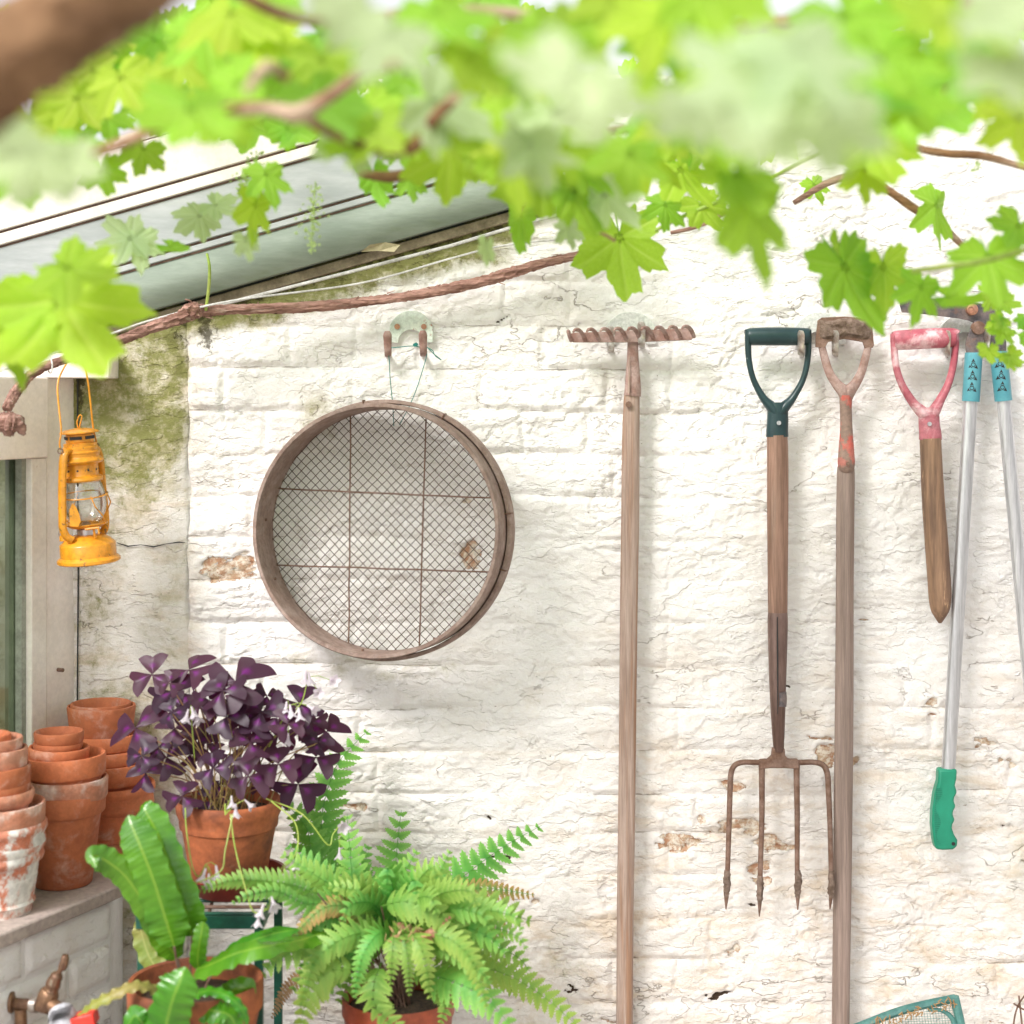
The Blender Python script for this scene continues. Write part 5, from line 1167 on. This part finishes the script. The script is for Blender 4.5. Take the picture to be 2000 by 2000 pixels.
# ------------------------------------------------------------------ bare vine stem along the wall
def bark_tube(m, pts, n=14, rough=.12, seg=8, seed=0):
    pp, rr = sp(pts, seg); k = len(pp); rnd = random.Random(seed); ridges = [rnd.uniform(-rough, rough) for _ in range(n)]
    s0 = len(m.v); m.tube(pp, rr, n)
    for i in range(k):
        for j in range(n):
            v = Vector(m.v[s0 + i * n + j]); f = 1 + ridges[(j + i // 7) % n] + rnd.uniform(-rough, rough) * .5
            m.v[s0 + i * n + j] = tuple(pp[i] + (v - pp[i]) * f)
    return m
vs_ = thing('vine_stem', 'bare reddish stringy vine stem running along the wall under the roof edge', 'vine', P(640, 598, .05))
m = MB(); bark_tube(m, [(12, 800, .30, 8.8), (30, 765, .28, 9.6), (65, 728, .26, 8.8), (110, 708, .24, 8.0), (170, 690, .20, 8.0), (225, 668, .15, 8.8), (290, 643, .13, 9.6), (350, 622, .12, 12.0), (375, 608, .11, 16.0), (395, 607, .10, 12.0), (440, 605, .09, 8.8), (540, 602, .07, 8.8), (650, 595, .055, 9.6), (720, 588, .05, 8.8), (800, 578, .05, 8.8), (880, 563, .05, 9.6), (960, 545, .05, 9.6), (1010, 530, .05, 9.6), (1070, 512, .05, 8.8), (1135, 498, .05, 8.0)], n=20, rough=.26, seg=14, seed=3)
m.build('stem', M_BARK, vs_, sharp=60)
m = MB()
for k in range(26):
    x_ = random.uniform(300, 1120); ys = np.interp(x_, [290, 375, 440, 650, 800, 960, 1070, 1135], [643, 612, 605, 595, 578, 545, 512, 498]); q = P(x_, ys + random.choice((-10, 10)), .055)
    m.tube([q, q + Vector((random.uniform(-.015, .015), -.004, random.uniform(-.006, .006)))], [.0012, .0004], 4)
m.build('loose_bark', M_BARK, vs_)['kind'] = 'stuff'
m = MB(); m.tube(sp([(384, 600, .11), (372, 588, .12), (362, 585, .12)], 4)[0], .0015, 5); m.build('twig', M_BARK, vs_)
m = MB(); shaft(m, [(402, 606, .11, 3), (408, 560, .12, 3.2), (409, 520, .13, 3), (404, 495, .13, 2.4)], n=6); m.build('green_shoot', M_SHOOT, vs_)
m = MB(); shaft(m, [(0, 822, .32, 16), (18, 828, .33, 22), (36, 832, .33, 17), (48, 850, .33, 3)], n=9, wob=.25); m.build('stub', M_BARK, vs_)
for a, b_, o_ in ((98, 715, .25), (1142, 488, .055)):
    m = MB(); m.tube([P(a + 12 * math.cos(t) * .35, b_ + 14 * math.sin(t), o_ + .012 * math.cos(t)) for t in [2 * math.pi * k / 14 for k in range(14)]], .0012, 5, closed=True)
    m.tube([P(a, b_ - 12, o_), P(a + 3, b_ - 45, o_ - .01)], .0012, 5)
    tag(m.build('string_tie', M_TIE), 'white string tie round the vine stem ' + ('above the window' if a < 500 else 'near the hanging vine leaves'), 'string')

# ------------------------------------------------------------------ leafy grapevine overhead
vine = thing('grapevine', 'leafy grapevine with bright green leaves hanging across the top of the view', 'vine', P(900, 200, 1.0))
def limb(pts, name='branch', mt=M_BRANCH, n=12, rough=.10, seed=1, seg=8):
    m = MB(); bark_tube(m, pts, n=n, rough=rough, seed=seed, seg=seg); return m.build(name, mt, vine, sharp=70)
limb([(-260, 350, 1.86, 96), (-60, 172, 1.88, 94), (60, 86, 1.9, 90), (160, 22, 1.9, 88), (300, -70, 1.9, 84), (520, -200, 1.9, 80)], 'trunk', M_TRUNK, rough=.16, n=18)
limb([(180, 300, 1.43, 8), (250, 275, 1.46, 12), (350, 228, 1.48, 14), (430, 216, 1.48, 14), (520, 212, 1.48, 14), (580, 222, 1.48, 18), (640, 190, 1.48, 14), (710, 140, 1.50, 12), (760, 128, 1.53, 11), (850, 100, 1.58, 9)], seed=5)
limb([(590, 225, 1.48, 11), (650, 262, 1.43, 8), (700, 282, 1.38, 8), (760, 295, 1.38, 10), (810, 285, 1.38, 14), (850, 230, 1.43, 12), (890, 190, 1.48, 10)], seed=6)
limb([(480, 180, 1.63, 9), (520, 130, 1.63, 12), (560, 150, 1.58, 10)], seed=16)
limb([(700, 340, .85, 7), (765, 345, .85, 12), (830, 330, .85, 10), (880, 310, .85, 6), (950, 295, .86, 8), (1010, 330, .88, 11), (1000, 300, .9, 9), (985, 240, .95, 9), (1060, 180, 1.0, 9)], seed=7)
limb([(1550, 396, .35, 5), (1590, 372, .35, 6), (1630, 352, .35, 7), (1700, 330, .38, 7), (1780, 290, .45, 7)], seed=8, mt=M_BARK)
limb([(1700, 350, .45, 7), (1740, 375, .45, 8), (1790, 410, .45, 9), (1830, 430, .45, 7), (1880, 480, .42, 6), (1925, 510, .40, 5), (1990, 540, .4, 4)], seed=9)
limb([(1800, 292, .6, 7), (1850, 300, .6, 8), (1920, 305, .6, 8), (2010, 330, .6, 6)], seed=10)
limb([(1760, 265, 1.2, 10), (1800, 225, 1.2, 12), (1850, 150, 1.25, 12), (1880, 80, 1.3, 12), (1900, -60, 1.3, 12)], seed=11)
limb([(1310, 455, .30, 4), (1350, 446, .30, 4), (1390, 430, .32, 4), (1440, 400, .4, 4)], seed=12, mt=M_BARK)
limb([(1280, 450, .45, 3.5), (1340, 420, .45, 4), (1400, 395, .46, 4), (1500, 350, .5, 4), (1600, 300, .6, 4)], mt=M_SHOOT, rough=.02, seed=13, name='shoot')
limb([(1780, 530, .9, 5), (1850, 520, .92, 6), (1940, 505, .95, 6), (2060, 470, 1.0, 6)], mt=M_SHOOT, rough=.02, seed=14, name='shoot')
limb([(1100, 300, .9, 7), (1140, 380, .85, 5), (1160, 440, .8, 4), (1200, 470, .75, 3.5)], mt=M_TWIG, seed=15, name='shoot')
limb([(380, -60, 1.5, 12), (600, 40, 1.4, 12), (900, 20, 1.3, 12), (1300, 60, 1.2, 12), (1700, 30, 1.2, 12), (2100, 60, 1.2, 12)], seed=17)
limb([(900, 280, .9, 8), (1150, 260, .8, 8), (1400, 240, .7, 8), (1600, 260, .6, 8), (1800, 290, .5, 7)], seed=18)

def vine_leaf(seed):
    """lobed, toothed grape leaf in the xy plane: stalk at the origin, tip towards +y, unit length"""
    rnd = random.Random(seed); lobes = [(0, 1.0, .50), (.98, .90, .58), (-.98, .88, .58), (1.95, .74, .66), (-1.95, .72, .66)]
    lobes = [(a + rnd.uniform(-.06, .06), r * rnd.uniform(.93, 1.07), w_) for a, r, w_ in lobes]
    n = 150; rings = 12; m = MB(); vs = [(0, 0, 0)]; at = [.2]
    cup = rnd.uniform(-.22, .22); fold = rnd.uniform(.05, .32); wav = rnd.uniform(.03, .09); ph = rnd.uniform(0, 6); bend = rnd.uniform(-.35, .25)
    out = []
    for i in range(n):
        a = -math.pi + 2 * math.pi * (i + .5) / n; r = .52
        for la, lr, lw in lobes: r = max(r, lr * math.exp(-((a - la) / lw) ** 2 * .72))
        r *= 1 - .88 * math.exp(-((abs(a) - math.pi) / .30) ** 2)
        tooth = (i * 5 % 16) / 16.0; r *= .90 + .17 * (1 - abs((i % 8) / 4.0 - 1)) * (.7 + .5 * rnd.random())
        out.append((a, r))
    for j in range(1, rings + 1):
        t = j / rings
        for a, r in out:
            q = r * t; x = math.sin(a) * q; y = math.cos(a) * q
            z = cup * (x * x + y * y) - fold * abs(x) * .6 + wav * math.sin(a * 5 + ph) * t * t + bend * y * abs(y) * .5
            near = min(abs(a - la) * q for la, _, _ in lobes)
            z -= .035 * math.exp(-(near / .05) ** 2) * min(1, q * 4)
            vs.append((x, y + .0, z)); 
            la = min((l[0] for l in lobes), key=lambda l_: abs(a - l_)); al, ac = q * math.cos(a - la), abs(q * math.sin(a - la)); sv_ = ((al - ac * .9) * 7.5) % 1.0
            side = math.exp(-((min(sv_, 1 - sv_)) / .16) ** 2) * min(1, ac * 14) * .55
            at.append(max(math.exp(-(near / .022) ** 2), side) * min(1, q * 5)); vs[-1] = (x, y, z - .010 * side)
    fs = [(0, 1 + i, 1 + (i + 1) % n) for i in range(n)]
    for j in range(rings - 1):
        for i in range(n):
            k = (i + 1) % n; fs.append((1 + j * n + i, 1 + (j + 1) * n + i, 1 + (j + 1) * n + k, 1 + j * n + k))
    fs = [f[::-1] if len(f) == 3 else f for f in fs]
    m.add(vs, fs, at)
    s0 = len(m.v); m.tube([(0, 0, -.004), (.02, -.25, -.06), (0.03, -.55, -.20)], [.016, .013, .012], 5)
    me = m.mesh('leaf', attr='vein'); me.polygons.foreach_set('use_smooth', [True] * len(me.polygons)); return me
LM = {}
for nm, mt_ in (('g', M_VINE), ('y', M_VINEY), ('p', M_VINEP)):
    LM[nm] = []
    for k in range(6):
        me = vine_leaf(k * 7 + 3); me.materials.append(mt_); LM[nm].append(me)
nleaf = [0]
def vleaf(px, py, off, size, ang, kind='g', tilt=(0, .3), var=None, narrow=1.0):
    """px,py: the stalk end; size: leaf length in px; ang: direction of the tip in the picture, 0 = down, + = towards the right; tilt: how far the face leans sideways and up"""
    me = LM[kind][(nleaf[0] if var is None else var) % 6]; nleaf[0] += 1
    o = bpy.data.objects.new('leaf', me); C.objects.link(o); o.parent = vine; o.location = P(px, py, off) - origin(vine)
    nrm = Vector((tilt[0], -1, tilt[1])).normalized(); t = Vector((math.sin(R(ang)), 0, -math.cos(R(ang)))); t = (t - nrm * t.dot(nrm)).normalized(); x = t.cross(nrm)
    o.rotation_mode = 'QUATERNION'; o.rotation_quaternion = Matrix((x, t, nrm)).transposed().to_quaternion()
    s_ = S(size, off); o.scale = (s_ * narrow, s_, s_); return o
def fit(a): return a[3] * (.66 if a[2] > 1.6 else .80)
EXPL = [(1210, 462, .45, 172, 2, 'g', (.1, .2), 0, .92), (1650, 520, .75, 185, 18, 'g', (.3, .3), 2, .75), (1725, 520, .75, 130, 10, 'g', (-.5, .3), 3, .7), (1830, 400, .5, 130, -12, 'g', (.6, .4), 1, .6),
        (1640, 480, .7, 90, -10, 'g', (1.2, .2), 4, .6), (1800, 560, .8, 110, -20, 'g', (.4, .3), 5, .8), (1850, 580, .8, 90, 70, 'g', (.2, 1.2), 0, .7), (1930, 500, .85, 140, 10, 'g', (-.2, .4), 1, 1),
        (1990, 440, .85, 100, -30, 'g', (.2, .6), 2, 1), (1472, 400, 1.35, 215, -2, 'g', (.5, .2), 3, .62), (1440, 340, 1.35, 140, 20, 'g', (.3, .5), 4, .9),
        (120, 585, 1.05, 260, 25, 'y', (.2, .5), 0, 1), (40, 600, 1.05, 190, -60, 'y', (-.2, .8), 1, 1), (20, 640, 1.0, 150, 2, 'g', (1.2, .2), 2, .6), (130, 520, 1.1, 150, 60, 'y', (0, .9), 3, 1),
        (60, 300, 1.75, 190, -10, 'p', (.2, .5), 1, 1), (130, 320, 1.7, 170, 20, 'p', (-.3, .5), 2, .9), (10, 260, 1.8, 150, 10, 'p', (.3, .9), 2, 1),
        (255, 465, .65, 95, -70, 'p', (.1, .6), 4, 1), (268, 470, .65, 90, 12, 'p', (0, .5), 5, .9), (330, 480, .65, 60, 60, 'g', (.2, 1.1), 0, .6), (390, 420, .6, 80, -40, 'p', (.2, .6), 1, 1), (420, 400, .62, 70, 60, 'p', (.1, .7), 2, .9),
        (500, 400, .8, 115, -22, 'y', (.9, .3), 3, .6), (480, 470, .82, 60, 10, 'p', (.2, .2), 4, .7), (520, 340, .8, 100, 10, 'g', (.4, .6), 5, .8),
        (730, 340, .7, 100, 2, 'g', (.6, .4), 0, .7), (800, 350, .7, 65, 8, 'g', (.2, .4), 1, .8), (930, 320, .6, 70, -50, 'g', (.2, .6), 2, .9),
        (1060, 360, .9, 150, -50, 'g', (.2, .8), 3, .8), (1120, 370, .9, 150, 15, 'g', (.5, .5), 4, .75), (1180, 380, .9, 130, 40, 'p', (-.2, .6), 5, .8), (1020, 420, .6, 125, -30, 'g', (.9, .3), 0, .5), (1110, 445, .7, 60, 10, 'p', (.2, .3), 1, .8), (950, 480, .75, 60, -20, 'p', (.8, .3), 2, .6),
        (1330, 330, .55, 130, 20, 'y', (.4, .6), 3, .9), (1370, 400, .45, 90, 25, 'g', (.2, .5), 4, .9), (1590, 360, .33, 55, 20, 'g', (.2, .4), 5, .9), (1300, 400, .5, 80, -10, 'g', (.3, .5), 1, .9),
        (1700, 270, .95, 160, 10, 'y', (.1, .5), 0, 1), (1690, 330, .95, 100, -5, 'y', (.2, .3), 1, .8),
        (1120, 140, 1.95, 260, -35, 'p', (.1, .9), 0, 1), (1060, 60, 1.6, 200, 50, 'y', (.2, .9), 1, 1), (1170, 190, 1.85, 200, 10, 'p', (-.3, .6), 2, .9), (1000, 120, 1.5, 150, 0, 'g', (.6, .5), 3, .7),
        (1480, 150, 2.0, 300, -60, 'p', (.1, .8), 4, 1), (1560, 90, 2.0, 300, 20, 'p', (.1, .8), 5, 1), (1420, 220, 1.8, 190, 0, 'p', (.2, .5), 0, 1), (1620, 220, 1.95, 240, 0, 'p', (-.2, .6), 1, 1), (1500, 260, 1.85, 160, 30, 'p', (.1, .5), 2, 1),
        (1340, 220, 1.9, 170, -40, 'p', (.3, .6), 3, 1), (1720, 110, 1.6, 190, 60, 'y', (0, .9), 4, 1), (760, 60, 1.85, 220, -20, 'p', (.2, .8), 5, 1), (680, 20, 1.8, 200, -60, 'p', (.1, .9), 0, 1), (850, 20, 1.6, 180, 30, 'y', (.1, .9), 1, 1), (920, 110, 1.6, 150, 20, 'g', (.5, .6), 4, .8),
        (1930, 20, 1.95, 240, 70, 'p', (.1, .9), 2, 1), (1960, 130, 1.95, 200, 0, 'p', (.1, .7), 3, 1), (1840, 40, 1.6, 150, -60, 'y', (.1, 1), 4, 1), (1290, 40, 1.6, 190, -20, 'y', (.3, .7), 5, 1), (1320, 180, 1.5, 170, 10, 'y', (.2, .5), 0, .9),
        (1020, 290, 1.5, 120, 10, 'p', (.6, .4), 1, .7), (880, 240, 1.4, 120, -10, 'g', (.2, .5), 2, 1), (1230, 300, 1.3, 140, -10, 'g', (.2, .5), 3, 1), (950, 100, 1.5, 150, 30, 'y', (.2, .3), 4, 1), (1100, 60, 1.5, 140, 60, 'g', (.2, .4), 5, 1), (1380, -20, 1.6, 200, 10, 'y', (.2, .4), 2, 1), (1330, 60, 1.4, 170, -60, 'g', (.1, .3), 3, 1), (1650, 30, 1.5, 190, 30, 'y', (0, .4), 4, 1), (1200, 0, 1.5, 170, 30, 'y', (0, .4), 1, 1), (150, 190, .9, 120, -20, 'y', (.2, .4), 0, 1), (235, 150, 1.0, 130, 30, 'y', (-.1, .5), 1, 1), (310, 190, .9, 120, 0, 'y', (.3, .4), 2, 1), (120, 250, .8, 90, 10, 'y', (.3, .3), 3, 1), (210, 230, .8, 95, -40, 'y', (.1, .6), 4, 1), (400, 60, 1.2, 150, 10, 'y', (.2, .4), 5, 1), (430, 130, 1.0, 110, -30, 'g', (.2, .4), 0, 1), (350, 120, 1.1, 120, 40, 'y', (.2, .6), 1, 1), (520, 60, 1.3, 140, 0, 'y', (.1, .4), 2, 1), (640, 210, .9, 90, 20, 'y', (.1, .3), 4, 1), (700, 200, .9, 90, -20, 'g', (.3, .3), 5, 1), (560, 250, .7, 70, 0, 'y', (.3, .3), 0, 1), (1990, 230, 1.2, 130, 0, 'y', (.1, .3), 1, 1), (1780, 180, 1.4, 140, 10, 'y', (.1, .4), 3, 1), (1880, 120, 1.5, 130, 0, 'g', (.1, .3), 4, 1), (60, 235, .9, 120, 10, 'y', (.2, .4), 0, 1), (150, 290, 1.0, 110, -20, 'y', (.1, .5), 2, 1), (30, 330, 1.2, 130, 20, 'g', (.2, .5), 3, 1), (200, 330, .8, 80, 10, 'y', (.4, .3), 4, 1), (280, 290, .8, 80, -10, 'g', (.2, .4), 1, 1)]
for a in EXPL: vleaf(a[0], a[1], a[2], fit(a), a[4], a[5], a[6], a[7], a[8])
BX = [-100, 0, 100, 250, 400, 600, 800, 1000, 1200, 1400, 1600, 1750, 1850, 2000, 2100]
BY = [245, 235, 215, 225, 290, 330, 345, 375, 385, 350, 290, 265, 250, 245, 245]
for k in range(200):
    x_ = random.uniform(-60, 2080); lim = float(np.interp(x_, BX, BY)); y_ = lim - 60 - abs(random.gauss(0, 1)) * 120
    if y_ < -140: y_ = random.uniform(-140, lim - 60)
    off = random.choice((random.uniform(.15, .7), random.uniform(.5, 1.1), random.uniform(.9, 1.5)))
    if x_ < 420 and y_ < 200 and off > .9: off = random.uniform(.4, .9)
    wsz = random.uniform(.042, .072) / S(1, off)
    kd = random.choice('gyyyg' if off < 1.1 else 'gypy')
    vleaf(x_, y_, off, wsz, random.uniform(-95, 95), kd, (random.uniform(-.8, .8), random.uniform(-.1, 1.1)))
# small gangly leaves at the right edge
for k in range(12): vleaf(random.uniform(1930, 2030), random.uniform(560, 720), .55, random.uniform(22, 45), random.uniform(-90, 90), 'g', (random.uniform(-.5, .5), .4))
# flower clusters
for cx, cy, h_, off in ((497, 345, 95, .55), (612, 425, 130, .6), (470, 360, 50, .55), (1905, 325, 20, .6)):
    m = MB(); m.tube([P(cx + 4, cy - h_ * .55, off), P(cx, cy, off), P(cx - 4, cy + h_ * .55, off)], .0008, 4)
    for k in range(int(h_ * .8)):
        t = random.uniform(-.5, .5); rr = (14 - abs(t) * 14) * (1.4 if h_ > 60 else 1); q = P(cx - 8 * t + random.gauss(0, rr * .7), cy + h_ * t, off + random.gauss(0, .006)); r_ = .0021 * random.uniform(.7, 1.2)
        m.lathe([(0, -r_), (r_ * .9, -r_ * .4), (r_ * .9, r_ * .4), (0, r_)], q, 6)
    m.build('flower_cluster', M_BUD, vine)
